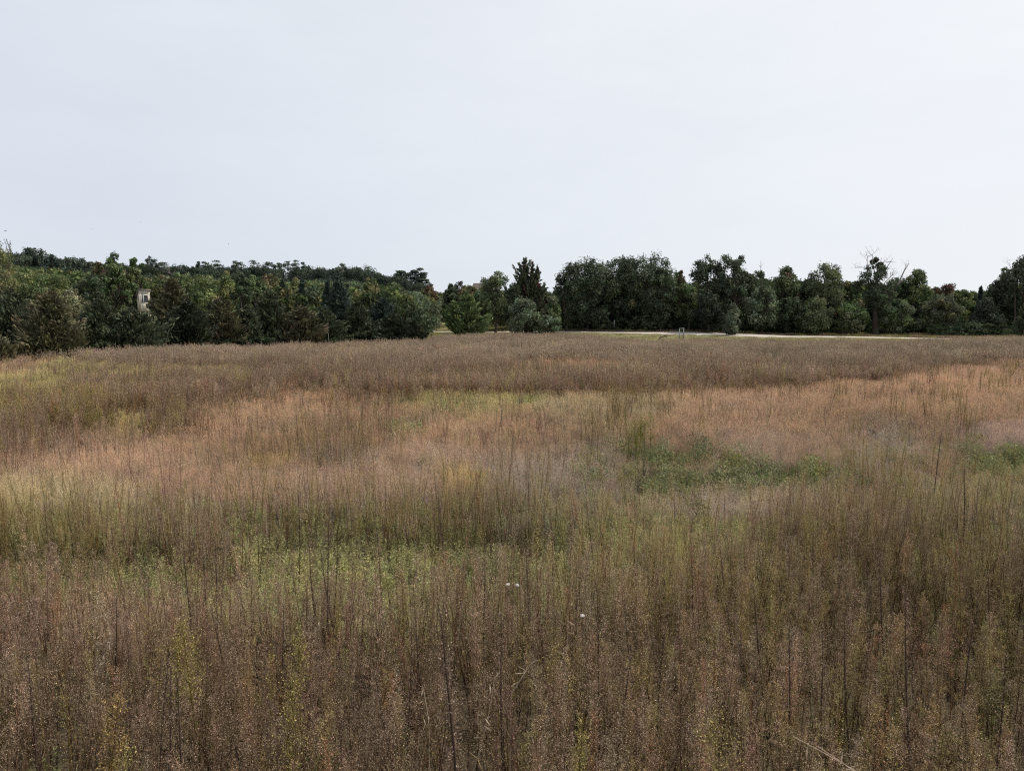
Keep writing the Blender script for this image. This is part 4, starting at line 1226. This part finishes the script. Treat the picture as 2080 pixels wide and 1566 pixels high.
# --- far wood that reads as one mass (filling the slopes behind and below the named trees)
wv = []
for k in range(6):
    rgk = np.random.default_rng(500 + k)
    cr, tr = broadleaf(rgk, 8.0, 3.6, (1, 1, 1), leaves=1500, size=0.26, clumps=30, bottom=-0.02, var=0.32)
    wv.append(cr.build("v_wood_%d" % k, M_inst_leaf, link=False))
pts_, tn, sc_ = [], [], []
rgw = np.random.default_rng(5)
def wood_point(px, Y, ytop_min, col):
    X = (px - 1040) / 1400.0 * Y; zz = tz(X, Y)
    H = at(px, ytop_min, Y)[2] - zz
    H = min(H, 22.0)
    if H < 2.5:
        return
    pts_.append((X, Y, zz)); sc_.append((H / 8.0 * rgw.uniform(.8, 1.1) if H < 9 else 1.15, H / 8.0 * rgw.uniform(.8, 1.1) if H < 9 else 1.15, H / 8.0))
    tn.append(np.array(col) * rgw.uniform(.75, 1.25))
for k in range(1500):
    px = rgw.uniform(-260, 870); Y = rgw.uniform(86 if k % 5 else 76, 262)
    if Y < 92 and 150 < px < 380:
        continue
    lim = np.interp(px, [-260, 0, 100, 200, 300, 500, 700, 760, 800, 870], [538, 530, 536, 541, 553, 562, 562, 570, 578, 588])
    yt = lim + rgw.uniform(0, 22) + (262 - Y) / 190 * 8
    col = [GRN, GRNY, GRND, OLV, GRN, GREY][rgw.integers(0, 6)] if Y < 190 else RDG
    wood_point(px, Y, yt, col)
RSK = ([-260, 20, 50, 78, 120, 150, 200, 300, 400, 600, 740, 765, 785, 800, 870], [500, 506, 514, 508, 519, 524, 531, 532, 537, 539, 539, 550, 557, 555, 576])
for k in range(330):
    px = rgw.uniform(-260, 870)
    wood_point(px, rgw.uniform(262, 292), np.interp(px, *RSK) + rgw.uniform(0, 8), [RDG, RDG2][k % 2])
for k in range(260):
    px = rgw.uniform(860, 1130); Y = rgw.uniform(165, 240)
    wood_point(px, Y, np.interp(px, [860, 930, 1130], [592, 586, 588]) + rgw.uniform(0, 16), [GRN, GRND, OLV, GREY][rgw.integers(0, 4)])
for k in range(620):
    px = rgw.uniform(1010, 2320); Y = rgw.uniform(120, 165)
    lim = np.interp(px, [1010, 1060, 1140, 1180, 1340, 1400, 1500, 1560, 1700, 1900, 1960, 2040, 2200], [600, 590, 600, 556, 556, 574, 550, 562, 566, 580, 594, 572, 556])
    wood_point(px, Y, lim + rgw.uniform(0, 22), [GRN, GRND, OAK, OAKL][rgw.integers(0, 4)])
n = len(pts_)
gn_scatter("far_woodland", np.array(pts_), rgw.integers(0, len(wv), n), np.stack([np.zeros(n), np.zeros(n), rgw.uniform(0, 6.28, n)], 1), np.array(sc_),
           np.array(tn), wv, "mixed green woodland massed behind the separate trees", M_inst_leaf)

# undergrowth along the foot of the right-hand trees
uv = []
for k in range(5):
    rgk = np.random.default_rng(600 + k)
    cr, tr = broadleaf(rgk, 2.2, 1.7, (1, 1, 1), leaves=500, size=0.15, clumps=14, bottom=-0.05, var=0.2)
    uv.append(cr.build("v_under_%d" % k, M_inst_leaf, link=False))
pts_, tn, sc_ = [], [], []
for k in range(420):
    px = rgw.uniform(1000, 2250); Y = rgw.uniform(111, 121) if px < 1900 else rgw.uniform(102, 116)
    X = (px - 1040) / 1400.0 * Y
    if Y < road_centre(X) + road_half(X) + 2.0:
        continue
    s = rgw.uniform(.5, 1.25)
    pts_.append((X, Y, tz(X, Y))); sc_.append((s, s, s)); tn.append(np.array([GRND, OAK, GRND, GREY, OAK][rgw.integers(0, 5)]) * rgw.uniform(.8, 1.2))
for k in range(260):
    px = rgw.uniform(-200, 840); Ye = float(np.interp(px, edge_px, edge_Y))
    Y = Ye + rgw.uniform(3.0, 7.5); X = (px - 1040) / 1400.0 * Y
    s = rgw.uniform(.35, .8)
    pts_.append((X, Y, tz(X, Y))); sc_.append((s, s, s)); tn.append(np.array([CEDD, CED, GRND][rgw.integers(0, 3)]) * rgw.uniform(.8, 1.2))
n = len(pts_)
gn_scatter("undergrowth", np.array(pts_), rgw.integers(0, len(uv), n), np.stack([np.zeros(n), np.zeros(n), rgw.uniform(0, 6.28, n)], 1), np.array(sc_),
           np.array(tn), uv, "dark brushy undergrowth along the foot of the tree lines", M_inst_leaf)

# ------------------------------------------------------------------ buildings and small things
# raised cream blind among the cedars
Yb = 74.0
Xc, _, ztop = at(281.5, 589, Yb)
zg = tz(Xc, Yb)
root = tag(empty("raised_blind", (Xc, Yb, zg), math.radians(0)), "cream box-shaped raised blind with slanting roof showing above the cedars at left", "blind")
a_r = math.radians(33)                        # the lit face looks to the right and a little towards the camera
dr = np.array([math.cos(a_r), math.sin(a_r)])     # along the lit face, going right and back
dl_ = np.array([-math.sin(a_r), math.cos(a_r)])   # along the shaded face, going left and back
Wr, Wl = 1.05, 2.2
def P3(u, v, zz): return (dr[0] * u + dl_[0] * v, dr[1] * u + dl_[1] * v, zz)
zt = ztop - zg; zf = zt - 2.3
def wall(u0, v0, u1, v1, z0, z1a, z1b, th=0.05, holes=None):
    """upright board wall from (u0,v0) to (u1,v1) with one opening (fractions s0,s1, heights h0,h1)"""
    mb = MB()
    def slab(s0, s1, za, zb0, zb1):
        q = []
        for side in (0, 1):
            nx, ny = (v1 - v0), -(u1 - u0); nn = math.hypot(nx, ny); nx, ny = nx / nn * th * side * -1, ny / nn * th * side * -1
            for (s, zz) in ((s0, za), (s1, za), (s1, zb1), (s0, zb0)):
                q.append(P3(u0 + (u1 - u0) * s + nx, v0 + (v1 - v0) * s + ny, zz))
        mb.add(q, [(0, 1, 2, 3), (7, 6, 5, 4), (0, 4, 5, 1), (1, 5, 6, 2), (2, 6, 7, 3), (3, 7, 4, 0)], WHITE)
    zb = lambda s: z1a + (z1b - z1a) * s
    if not holes:
        slab(0, 1, z0, zb(0), zb(1)); return mb
    s0, s1, h0, h1 = holes
    slab(0, s0, z0, zb(0), zb(s0)); slab(s1, 1, z0, zb(s1), zb(1))
    slab(s0, s1, z0, h0, h0); slab(s0, s1, h1, zb(s0), zb(s1))
    return mb
zlo = zt - 0.62
wall(0, 0, Wr, 0, zf, zt - .06, zt - .06, holes=(.2, .82, zt - 1.35, zt - .55)).build("wall", M_paint, root)
wall(0, Wl, 0, 0, zf, zlo, zt - .06, holes=(.22, .70, zt - 1.15, zt - .68)).build("wall", M_paint, root)
wall(Wr, 0, Wr, Wl, zf, zt - .06, zlo).build("wall", M_paint, root)
wall(Wr, Wl, 0, Wl, zf, zlo, zlo).build("wall", M_paint, root)
mb = MB(); q = [P3(-.12, -.15, zt), P3(Wr + .12, -.15, zt), P3(Wr + .12, Wl + .15, zlo + .0), P3(-.12, Wl + .15, zlo + .0)]
mb.add(q + [(a, b, c + .07) for a, b, c in q], [(3, 2, 1, 0), (4, 5, 6, 7), (0, 1, 5, 4), (1, 2, 6, 5), (2, 3, 7, 6), (3, 0, 4, 7)], WHITE)
mb.build("roof", M_roof, root)
mb = MB()
q = [P3(.03, .03, zf), P3(Wr - .03, .03, zf), P3(Wr - .03, Wl - .03, zf), P3(.03, Wl - .03, zf)]
mb.add(q + [(a, b, c + .08) for a, b, c in q], [(3, 2, 1, 0), (4, 5, 6, 7), (0, 1, 5, 4), (1, 2, 6, 5), (2, 3, 7, 6), (3, 0, 4, 7)], WHITE)
mb.build("floor", M_wood, root)
w = MB()
for (s0, s1, h0, h1) in ((.18, .22, zt - 1.37, zt - .53), (.80, .84, zt - 1.37, zt - .53), (.36, .40, zt - 1.35, zt - .55), (.18, .84, zt - .57, zt - .52), (.18, .84, zt - 1.38, zt - 1.34)):
    q = [P3(Wr * s0, -.03, h0), P3(Wr * s1, -.03, h0), P3(Wr * s1, -.03, h1), P3(Wr * s0, -.03, h1)]
    q2 = [P3(Wr * s0, .02, h0), P3(Wr * s1, .02, h0), P3(Wr * s1, .02, h1), P3(Wr * s0, .02, h1)]
    w.add(q + q2, [(0, 1, 2, 3), (7, 6, 5, 4), (0, 4, 5, 1), (1, 5, 6, 2), (2, 6, 7, 3), (3, 7, 4, 0)], WHITE)
wf = w.build("window_frame", M_white, root)
g_ = MB(); g_.add([P3(Wr * .2, .025, zt - 1.35), P3(Wr * .82, .025, zt - 1.35), P3(Wr * .82, .025, zt - .55), P3(Wr * .2, .025, zt - .55)], [(0, 1, 2, 3)], WHITE)
g_.build("pane", M_glass, wf)
for (u, v) in ((.05, .05), (Wr - .05, .05), (.05, Wl - .05), (Wr - .05, Wl - .05)):
    mb = MB(); x_, y_, _z = P3(u, v, 0); mb.box((x_, y_, zf / 2 - .1), (.06, .06, zf / 2 + .1), WHITE, a_r); mb.build("leg", M_wood, root)
mb = MB()
for s in (-.25, .25):
    x_, y_, _z = P3(Wr / 2 + s, Wl + .35, 0); mb.box((x_, y_, zf / 2), (.03, .03, zf / 2), WHITE, a_r)
for k in range(8):
    x_, y_, _z = P3(Wr / 2, Wl + .35, 0); mb.box((x_, y_, .3 + k * .3), (.25, .02, .02), WHITE, a_r)
mb.build("ladder", M_wood, root)

# house with a grey-brown roof behind the trees
Yh = 190.0
xa = at(955, 576, Yh)[0]; xb = at(1012, 576, Yh)[0]; zr = at(980, 575.5, Yh)[2]
xm = (xa + xb) / 2; hw = (xb - xa) / 2
zg = tz(xm, Yh)
root = tag(empty("farmhouse", (xm, Yh, zg)), "house with grey-brown gabled roof half hidden behind trees near the centre", "house")
Hh = zr - zg; he = Hh - 2.9
mb = MB(); mb.box((0, 0, he / 2), (hw - .4, 4.5, he / 2), WHITE); mb.build("wall", M_siding, root)
mb = MB()
q = [(-hw, -5, he - .2), (hw + .6, -5, he - .2), (hw + .3, 0, Hh), (-hw + .9, 0, Hh), (-hw, 5, he - .2), (hw + .6, 5, he - .2)]
mb.add(q, [(0, 1, 2, 3)], WHITE); mb.add(q, [(3, 2, 5, 4)], WHITE); mb.add(q, [(0, 3, 4)], WHITE); mb.add(q, [(1, 5, 2)], WHITE); mb.add(q, [(0, 4, 5, 1)], WHITE)
mb.build("roof", M_shingle, root)
for k in (-2, 0, 2):
    f = MB(); f.box((k * 1.3, -4.53, he * .7), (.5, .04, .65), WHITE); fo = f.build("window", M_white, root)
    f = MB(); f.box((k * 1.3, -4.58, he * .7), (.42, .02, .57), WHITE); f.build("pane", M_glass, fo)

# square metal frame on two posts at the road
X1, _, zt_ = at(1380.2, 668, 88.0); X2 = at(1388.6, 668, 88.0)[0]
zg = tz(X1, 88.0); hh = zt_ - zg
root = tag(empty("sign_frame", ((X1 + X2) / 2, 88.0, zg)), "grey square frame on two posts standing in front of the road", "sign frame")
for s in (-1, 1):
    mb = MB(); mb.box((s * (X2 - X1) / 2, 0, hh / 2), (.05, .05, hh / 2), WHITE); mb.build("post", M_metal, root)
mb = MB(); mb.box((0, 0, hh + .045), ((X2 - X1) / 2 + .06, .055, .05), WHITE); mb.build("top_bar", M_metal, root)
mb = MB(); mb.box((0, 0, hh * .42), ((X2 - X1) / 2 - .052, .025, .035), WHITE); mb.build("cross_bar", M_metal, root)

# slim marker with a pale top, in front of the dark oaks
Xm, _, zt_ = at(1247, 651, 104.5); zg = tz(Xm, 112.0)
Xm = (1247 - 1040) / 1400 * 112.5; zt_ = at(1247, 651, 112.5)[2]; zg = tz(Xm, 112.5); hh = zt_ - zg
root = tag(empty("marker_post", (Xm, 112.5, zg)), "slim dark marker post with a pale plate on top, before the dark oaks", "marker post")
mb = MB(); mb.box((0, 0, hh / 2 - .05), (.035, .03, hh / 2 - .05), WHITE); mb.build("post", M_darkmetal, root)
mb = MB(); mb.box((0, -.045, hh - .42), (.075, .012, .42), WHITE); mb.build("plate", M_metal, root)

# thin pale stake in the weeds
Xs, _, zt_ = at(667, 678, 52.0); zg = tz(Xs, 52.0); hh = zt_ - zg
root = tag(empty("thin_stake", (Xs, 52.0, zg)), "thin pale stake standing in the weeds before the left cedars", "stake")
mb = MB(); mb.tube([(0, 0, -.1), (0.01, 0, hh * .5), (0.0, 0, hh)], [.02, .018, .016], WHITE, k=6); mb.build("rod", M_deadwood, root)
mb = MB(); mb.tube([(0, 0, hh), (0, 0, hh + .05)], [.03, .028], WHITE, k=6); mb.build("cap", M_metal, root)

# broken dark branch by the road
Xs, Ys = (1345 - 1040) / 1400 * 86, 86.0
rgb = np.random.default_rng(9)
mb = MB(); zt_ = at(1345, 680, 86)[2]; zg = tz(Xs, Ys)
mb.tube([(-.6, 0, 0), (-.2, 0, (zt_ - zg) * .6), (.3, .1, (zt_ - zg) * .8), (.55, .1, zt_ - zg)], [.07, .06, .05, .03], WHITE, k=6)
mb.tube([(-.2, 0, (zt_ - zg) * .6), (-.35, 0, (zt_ - zg) * 1.0)], [.045, .02], WHITE, k=5)
mb.tube([(.3, .1, (zt_ - zg) * .8), (.7, .1, (zt_ - zg) * .45)], [.04, .02], WHITE, k=5)
o = mb.build("broken_branch", M_bark, loc=(Xs, Ys, zg)); tag(o, "dark broken branch on the pale grass left of the square frame", "branch")

# pale boulders on the far lawn
def rock(rg, r, flat):
    import bmesh
    bm = bmesh.new(); bmesh.ops.create_icosphere(bm, subdivisions=3, radius=1)
    ph = rg.uniform(0, 6.28, 6)
    V = []
    for v in bm.verts:
        c = v.co
        f = 1 + .16 * math.sin(c.x * 3 + ph[0]) * math.sin(c.y * 4 + ph[1]) + .10 * math.sin(c.z * 6 + ph[2] + c.x * 4) + .05 * math.sin(c.x * 11 + ph[3]) * math.sin(c.z * 9 + ph[4])
        V.append((c.x * r[0] * f, c.y * r[1] * f, c.z * r[2] * f))
    Fc = [[v.index for v in f.verts] for f in bm.faces]
    bm.free()
    mb = MB(); mb.add(V, Fc, WHITE); return mb
for (px, py, w, h, Y, lb) in [(889, 658.5, 17, 7, 148, "large pale boulder on the far lawn between the trees"), (880.5, 658.5, 8, 4.5, 146.5, "small pale rock leaning on the left of the large boulder")]:
    X = (px - 1040) / 1400 * Y
    zg = at(px, py, Y)[2]; zg = tz(X, Y)
    o = rock(np.random.default_rng(int(px)), (w / 2 * Y / 1400, .7, h * .62 * Y / 1400), 1).build("boulder", M_rock, smooth=True, loc=(X, Y, zg + h * .30 * Y / 1400))
    tag(o, lb, "boulder")

# birds far off in the sky
def bird(px, py, Y, span, roll, label):
    X, _, zz = at(px, py, Y)
    root = tag(empty("flying_bird", (X, Y, zz), rg.uniform(-1, 1)), label, "bird", "small birds in the sky")
    root.rotation_euler[1] = roll
    b = MB(); b.tube([(0, -span * .30, 0), (0, -span * .18, .01), (0, 0, .015), (0, span * .16, .01), (0, span * .24, .02), (0, span * .30, .01)],
                     [.01 * span, .07 * span, .09 * span, .065 * span, .05 * span, .006 * span], WHITE, k=7)
    b.build("body", M_feather, root, smooth=True)
    for s in (-1, 1):
        w_ = MB(); t = span * .02
        top = [(s * .05 * span, .12 * span, .03 * span), (s * .28 * span, .16 * span, .13 * span), (s * .5 * span, -.02 * span, .07 * span), (s * .27 * span, -.05 * span, .11 * span), (s * .05 * span, -.12 * span, .02 * span)]
        bot = [(a, b_, c - t) for a, b_, c in top]
        w_.add(top + bot, [(0, 1, 3, 4), (9, 8, 6, 5), (0, 5, 6, 1), (1, 6, 8, 3), (3, 8, 9, 4), (4, 9, 5, 0)], WHITE)
        w_.add(top + bot, [(1, 2, 3), (8, 7, 6)], WHITE); w_.add(top + bot, [(1, 6, 7, 2), (2, 7, 8, 3)], WHITE)
        w_.build("wing", M_feather, root)
bird(187, 465.5, 120, .28, .3, "faint bird speck in the sky at left, leftmost but one")
bird(286, 451.5, 110, .34, -.2, "highest bird speck, in the sky above the raised blind")
bird(464, 496, 120, .30, 1.1, "bird speck low over the ridge pines")
bird(11, 469.5, 90, .5, 0.0, "bird gliding just above the tall tree at the left edge")

# ------------------------------------------------------------------ single plants in the foreground
rgf = np.random.default_rng(321)
def at_tip(px, py, H):
    """ground point of a plant of height H whose tip shows at (px, py)"""
    u, v = (px - 1040) / 1400.0, (783 - py) / 1400.0
    dy, dz = CT + v * ST, -ST + v * CT
    Y = (H - CAM_H) * dy / dz
    return u * Y / dy, Y

protos = []
for k in range(6):
    root = bpy.data.objects.new("tall_weed_stalk", None); COL.objects.link(root)
    st = MB(); H = 1.5 + .06 * k
    lean = rgf.normal(0, .05, 2)
    ts = np.linspace(0, 1, 8)
    pp = np.stack([lean[0] * ts * H + .02 * np.sin(ts * 4 + k), lean[1] * ts * H, ts * H], 1)
    st.tube(pp, np.interp(ts, [0, .7, 1], [.0085, .0055, .0015]), np.array([.08, .058, .045]), k=6)
    n = 26; t = rgf.uniform(.1, .6, n); a = rgf.uniform(0, 6.28, n)
    d = unit(np.stack([np.cos(a), np.sin(a), rgf.uniform(-1.6, .2, n)], 1)); L = rgf.uniform(.02, .04, (n, 1))
    P = np.stack([np.interp(t, ts, pp[:, j]) for j in range(3)], 1) + d * L
    st.rhombs(P, d * L, np.cross(d, rdir(rgf, n)) * .003, np.array([.11, .075, .05]) * rgf.uniform(.6, 1.4, (n, 1)))
    st.build("stem", M_plant, root)
    pl = MB(); nb = 70
    t = 1 - rgf.uniform(0, 1, nb) ** .8 * .48; a = rgf.uniform(0, 6.28, nb)
    d = unit(np.stack([np.cos(a), np.sin(a), rgf.uniform(.9, 2.0, nb)], 1))
    top = 1 - (t - t.min()) / (1 - t.min())
    L = (.035 + .15 * top ** .7 * np.minimum(1, (1.05 - top) * 4)) * rgf.uniform(.6, 1.2, nb)
    P0 = np.stack([np.interp(t, ts, pp[:, j]) for j in range(3)], 1)
    B = unit(np.cross(d, rdir(rgf, nb))) * .0013
    pl.tris(P0 - B, P0 + B, P0 + d * L[:, None], np.array([.09, .065, .05]))
    m = nb * 7; bi = np.repeat(np.arange(nb), 7); u = rgf.uniform(.3, 1.05, m)
    P = P0[bi] + d[bi] * (L[bi] * u)[:, None] + rgf.normal(0, .008, (m, 3))
    T = unit(d[bi] * .8 + rdir(rgf, m)) * rgf.uniform(.004, .008, (m, 1))
    pl.rhombs(P, T, unit(np.cross(T, rdir(rgf, m))) * rgf.uniform(.0018, .0035, (m, 1)), np.array([.20, .145, .11]) * rgf.choice([.5, .9, 1.3, 2.0], m)[:, None])
    pl.build("seed_plume", M_plant, root)
    protos.append(root)

def copy_tree(src):
    c = src.copy(); COL.objects.link(c)
    for ch in src.children:
        d = ch.copy(); COL.objects.link(d); d.parent = c
        d.matrix_parent_inverse = ch.matrix_parent_inverse.copy()
    return c
spots = [(930, 1272, 1.25), (826, 1290, 1), (838, 1370, .95), (1025, 1270, 1), (1170, 1150, 1), (1320, 1210, 1), (1340, 1240, 1), (1690, 1270, 1.1), (1745, 1250, 1),
         (1885, 1230, 1.1), (1955, 1260, 1), (390, 1100, 1), (410, 1110, 1), (435, 1090, 1), (640, 1075, 1.1), (662, 1065, 1.15), (668, 1090, 1), (700, 1110, 1), (770, 1060, 1),
         (60, 1330, 1.1), (18, 1380, 1), (290, 1330, 1), (318, 1360, 1), (350, 1330, 1), (1255, 1310, 1), (560, 1230, 1), (205, 1190, 1), (160, 1150, .95), (980, 1130, 1), (1090, 1130, 1),
         (1410, 1130, 1), (1500, 1120, 1), (1570, 1180, 1), (1610, 1240, 1.05), (1660, 1060, 1), (1975, 940, 1.15), (1985, 975, 1), (1900, 870, 1.2), (1310, 860, 1), (600, 980, 1), (1215, 990, 1),
         (100, 1010, 1), (900, 1010, 1), (1130, 1040, 1), (480, 1190, 1), (870, 1200, 1), (1230, 1190, 1), (1820, 1120, 1), (2030, 1170, 1), (2050, 1330, 1)]
def ordinal(n):
    return "%d%s" % (n, {1: "st", 2: "nd", 3: "rd"}.get(n % 10 if n not in (11, 12, 13) else 0, "th"))
used = set()
for i, (px, py, sc) in enumerate(spots):
    k = i % len(protos)
    o = protos[k] if k not in used else copy_tree(protos[k])
    used.add(k)
    sc *= .72 if i else .85
    Hh_ = (1.5 + .06 * k) * sc
    x, y = at_tip(px, py, Hh_ + .0)
    o.location = (x, y, tz(x, y)); o.scale = (sc, sc, sc)
    o.rotation_euler = (rgf.normal(0, .05), rgf.normal(0, .05), rgf.uniform(0, 6.28))
    tag(o, "tall dark dry weed stalk, %s of its kind counted from the left edge" % ordinal(sorted(q[0] for q in spots).index(px) + 1), "weed", "tall dark weed stalks")
o = protos[0]
o["label"] = "thickest black weed stalk, rising from the bottom edge left of centre"; o.scale = (1.1, 1.1, 1.1)
o.rotation_euler = (0, 0, .3)
for ch in o.children:
    if ch.name.startswith("stem"):
        ch.scale = (1.0, 1.0, 1.0)

def single(name, mb_parts, px, py, H, label, cat, rz=None, group=None):
    x, y = at_tip(px, py, H)
    root = tag(empty(name, (x, y, tz(x, y)), rgf.uniform(0, 6.28) if rz is None else rz), label, cat, group)
    for nm, m_ in mb_parts:
        m_.build(nm, M_plant, root)
    return root

def recolour(mb, c):
    mb.c = [q * np.asarray(c, np.float32) for q in mb.c]
    return mb
# yellow-green plumed weeds among the brown ones
for i, (px, py, H, w_, lb) in enumerate([
        (352, 1268, 1.25, 1.2, "yellow-green bushy weed, leftmost of the two in the brown weeds at lower left"),
        (412, 1285, 1.2, 1.2, "yellow-green bushy weed just right of its twin at lower left"),
        (568, 1310, 1.3, 1.3, "tall olive-yellow weed with broad plume, below left of centre"),
        (612, 1200, 1.4, 0.9, "slim olive-yellow weed behind the broad-plumed one"),
        (160, 1430, 1.2, 1.0, "rusty yellow weed near the bottom left corner"),
        (1480, 1430, 1.25, 1.5, "bushy olive-yellow weed at the bottom right of centre"),
        (1300, 838, 1.15, 2.4, "tall green bushy weed standing alone in the orange grass"),
        (1183, 1425, 1.1, .7, "small yellowish weed low in the brown weeds, centre right")]):
    st = weed(rgf, s=1.3, H=H / 1.0, nb=110, seeds=7, sw=1.2, leaf=50, olive=True, bush=w_)
    col = (0.32, 0.28, 0.15) if i != 6 else (0.26, 0.28, 0.12)
    if i == 4: col = (0.34, 0.25, 0.15)
    if i == 6:
        for q in range(7):
            weed(rgf, s=1.8, H=H * rgf.uniform(.7, 1), nb=70, seeds=6, sw=1, leaf=60, olive=True, bush=1.5, x0=rgf.normal(0, .22), y0=rgf.normal(0, .2), mb=st)
    recolour(st, col)
    # split stem (first pieces) from plume
    stem = MB(); plume = MB()
    single("yellow_weed" if i != 6 else "green_weed", [("foliage", st)], px, py, H, lb, "weed", group="yellow-green weeds among the brown ones")
# green shrubby patches in the orange grass
for i, (px, py, w_, h_, lb) in enumerate([
        (1345, 940, 3.4, .75, "dark green low thicket left of the larger green thicket in the pink grass"),
        (1390, 893, 3.4, .9, "upper grey-green thicket behind the orange grass, right of centre"),
        (1492, 903, 1.0, .9, "small rounded dark green bush standing alone in the pale grass"),
        (1548, 936, 4.2, .8, "largest bright green thicket in the pink grass, right of centre"),
        (1672, 936, .7, .7, "little green tuft just right of the largest thicket"),
        (2035, 898, 4.0, .9, "dark green thicket at the right edge of the prairie")]):
    h_ *= .68; mb = MB(); k = int(5 + w_ * 9)
    C = np.stack([rgf.uniform(-w_ / 2, w_ / 2, k), rgf.normal(0, .35 + .1 * w_, k), rgf.uniform(.2, 1, k) * h_ * .62], 1)
    C[:, 2] *= np.clip(1.15 - (C[:, 0] / (w_ / 2)) ** 2 * .6, .4, 1)
    rad = np.stack([np.full(k, .24)] * 2 + [np.full(k, .20 + h_ * .12)], 1) * rgf.uniform(.7, 1.2, (k, 1))
    blob_leaves(mb, rgf, C, rad, np.full(k, 210), .024, clump_cols(rgf, k, (0.20, 0.20, 0.11) if i != 1 else (0.15, 0.165, 0.085), .22, (.2, .2, .07), .12), aspect=.4)
    stx = MB()
    for c in C:
        stx.tube([(c[0] * .9, c[1] * .9, 0), tuple(c)], [.006, .003], np.array([.12, .1, .05]), k=4)
    single("green_thicket", [("leaves", mb), ("stems", stx)], px, py, h_, lb, "thicket", rz=rgf.normal(0, .1), group="green thickets in the grass")
# bleached dead stems and leaning straws
for i, (px, py, L, ang, lb) in enumerate([
        (1004, 1375, .62, .22, "bleached bent cane leaning right, bottom centre"),
        (1153, 1255, .34, .05, "short pale upright straw right of the bleached cane"),
        (224, 1300, .30, .5, "pale straw leaning right in the lower left weeds"),
        (1085, 1335, .26, .55, "short pale straw leaning right near the centre bottom"),
        (648, 1192, .5, 0.02, "pale pinkish upright dead stem left of centre"),
        (1610, 1495, .9, -1.0, "long bleached grass stem arching right at the bottom right"),
        (1660, 1515, .8, -.9, "second bleached grass stem arching beside the long one"),
        (858, 1392, .4, -.08, "thin grey straw left of the thickest black stalk")]):
    H = 1.0 if i != 4 else 1.0
    x, y = at_tip(px, py, H)
    m_ = MB(); n = 7; t = np.linspace(0, 1, n)
    dx, dz = math.sin(ang), math.cos(ang)
    base = np.array([-dx * L * 1.0, 0, H - dz * L])
    tip = np.array([0, 0, H])
    pts = base + (tip - base) * t[:, None] + np.array([.03, .02, 0]) * np.sin(t * 3.1)[:, None] * L
    pts = np.concatenate([[base * np.array([1.1, 1, 0])], pts])
    m_.tube(pts, np.concatenate([[.003], np.linspace(.0038, .0015, n)]), np.array([.42, .34, .26]) if i != 4 else np.array([.45, .32, .25]), k=5)
    k = 8; tt_ = rgf.uniform(.2, 1, k); P = base + (tip - base) * tt_[:, None]; T = rdir(rgf, k) * .03
    lf = MB(); lf.rhombs(P + T, T, unit(np.cross(T, rdir(rgf, k))) * .003, np.array([.5, .4, .3]))
    root = tag(empty("dead_straw", (x, y, tz(x, y))), lb, "straw")
    m_.build("stem", M_plant, root); lf.build("leaf", M_plant, root)
# white seed heads
for i, (px, py, lb) in enumerate([(1032, 1187, "white seed head, left of the pair in the middle of the brown weeds"),
                                  (1051, 1188, "white seed head, right of the pair in the middle of the brown weeds"),
                                  (1183, 1250, "small white seed tuft below and right of the white pair")]):
    H = 1.08; x, y = at_tip(px, py, H)
    root = tag(empty("seed_head", (x, y, tz(x, y))), lb, "seed head")
    m_ = MB(); m_.tube([(0.02, 0, 0), (0, 0, H * .6), (0, 0, H)], [.004, .003, .002], np.array([.15, .11, .08]), k=5); m_.build("stem", M_plant, root)
    m_ = MB(); k = 60; d = rdir(rgf, k) * np.array([1, 1, .7]); m_.rhombs(np.array([0, 0, H]) + d * .008, d * .009, unit(np.cross(d, rdir(rgf, k))) * .0025, np.array([.85, .82, .78])); m_.build("fluff", M_plant, root)
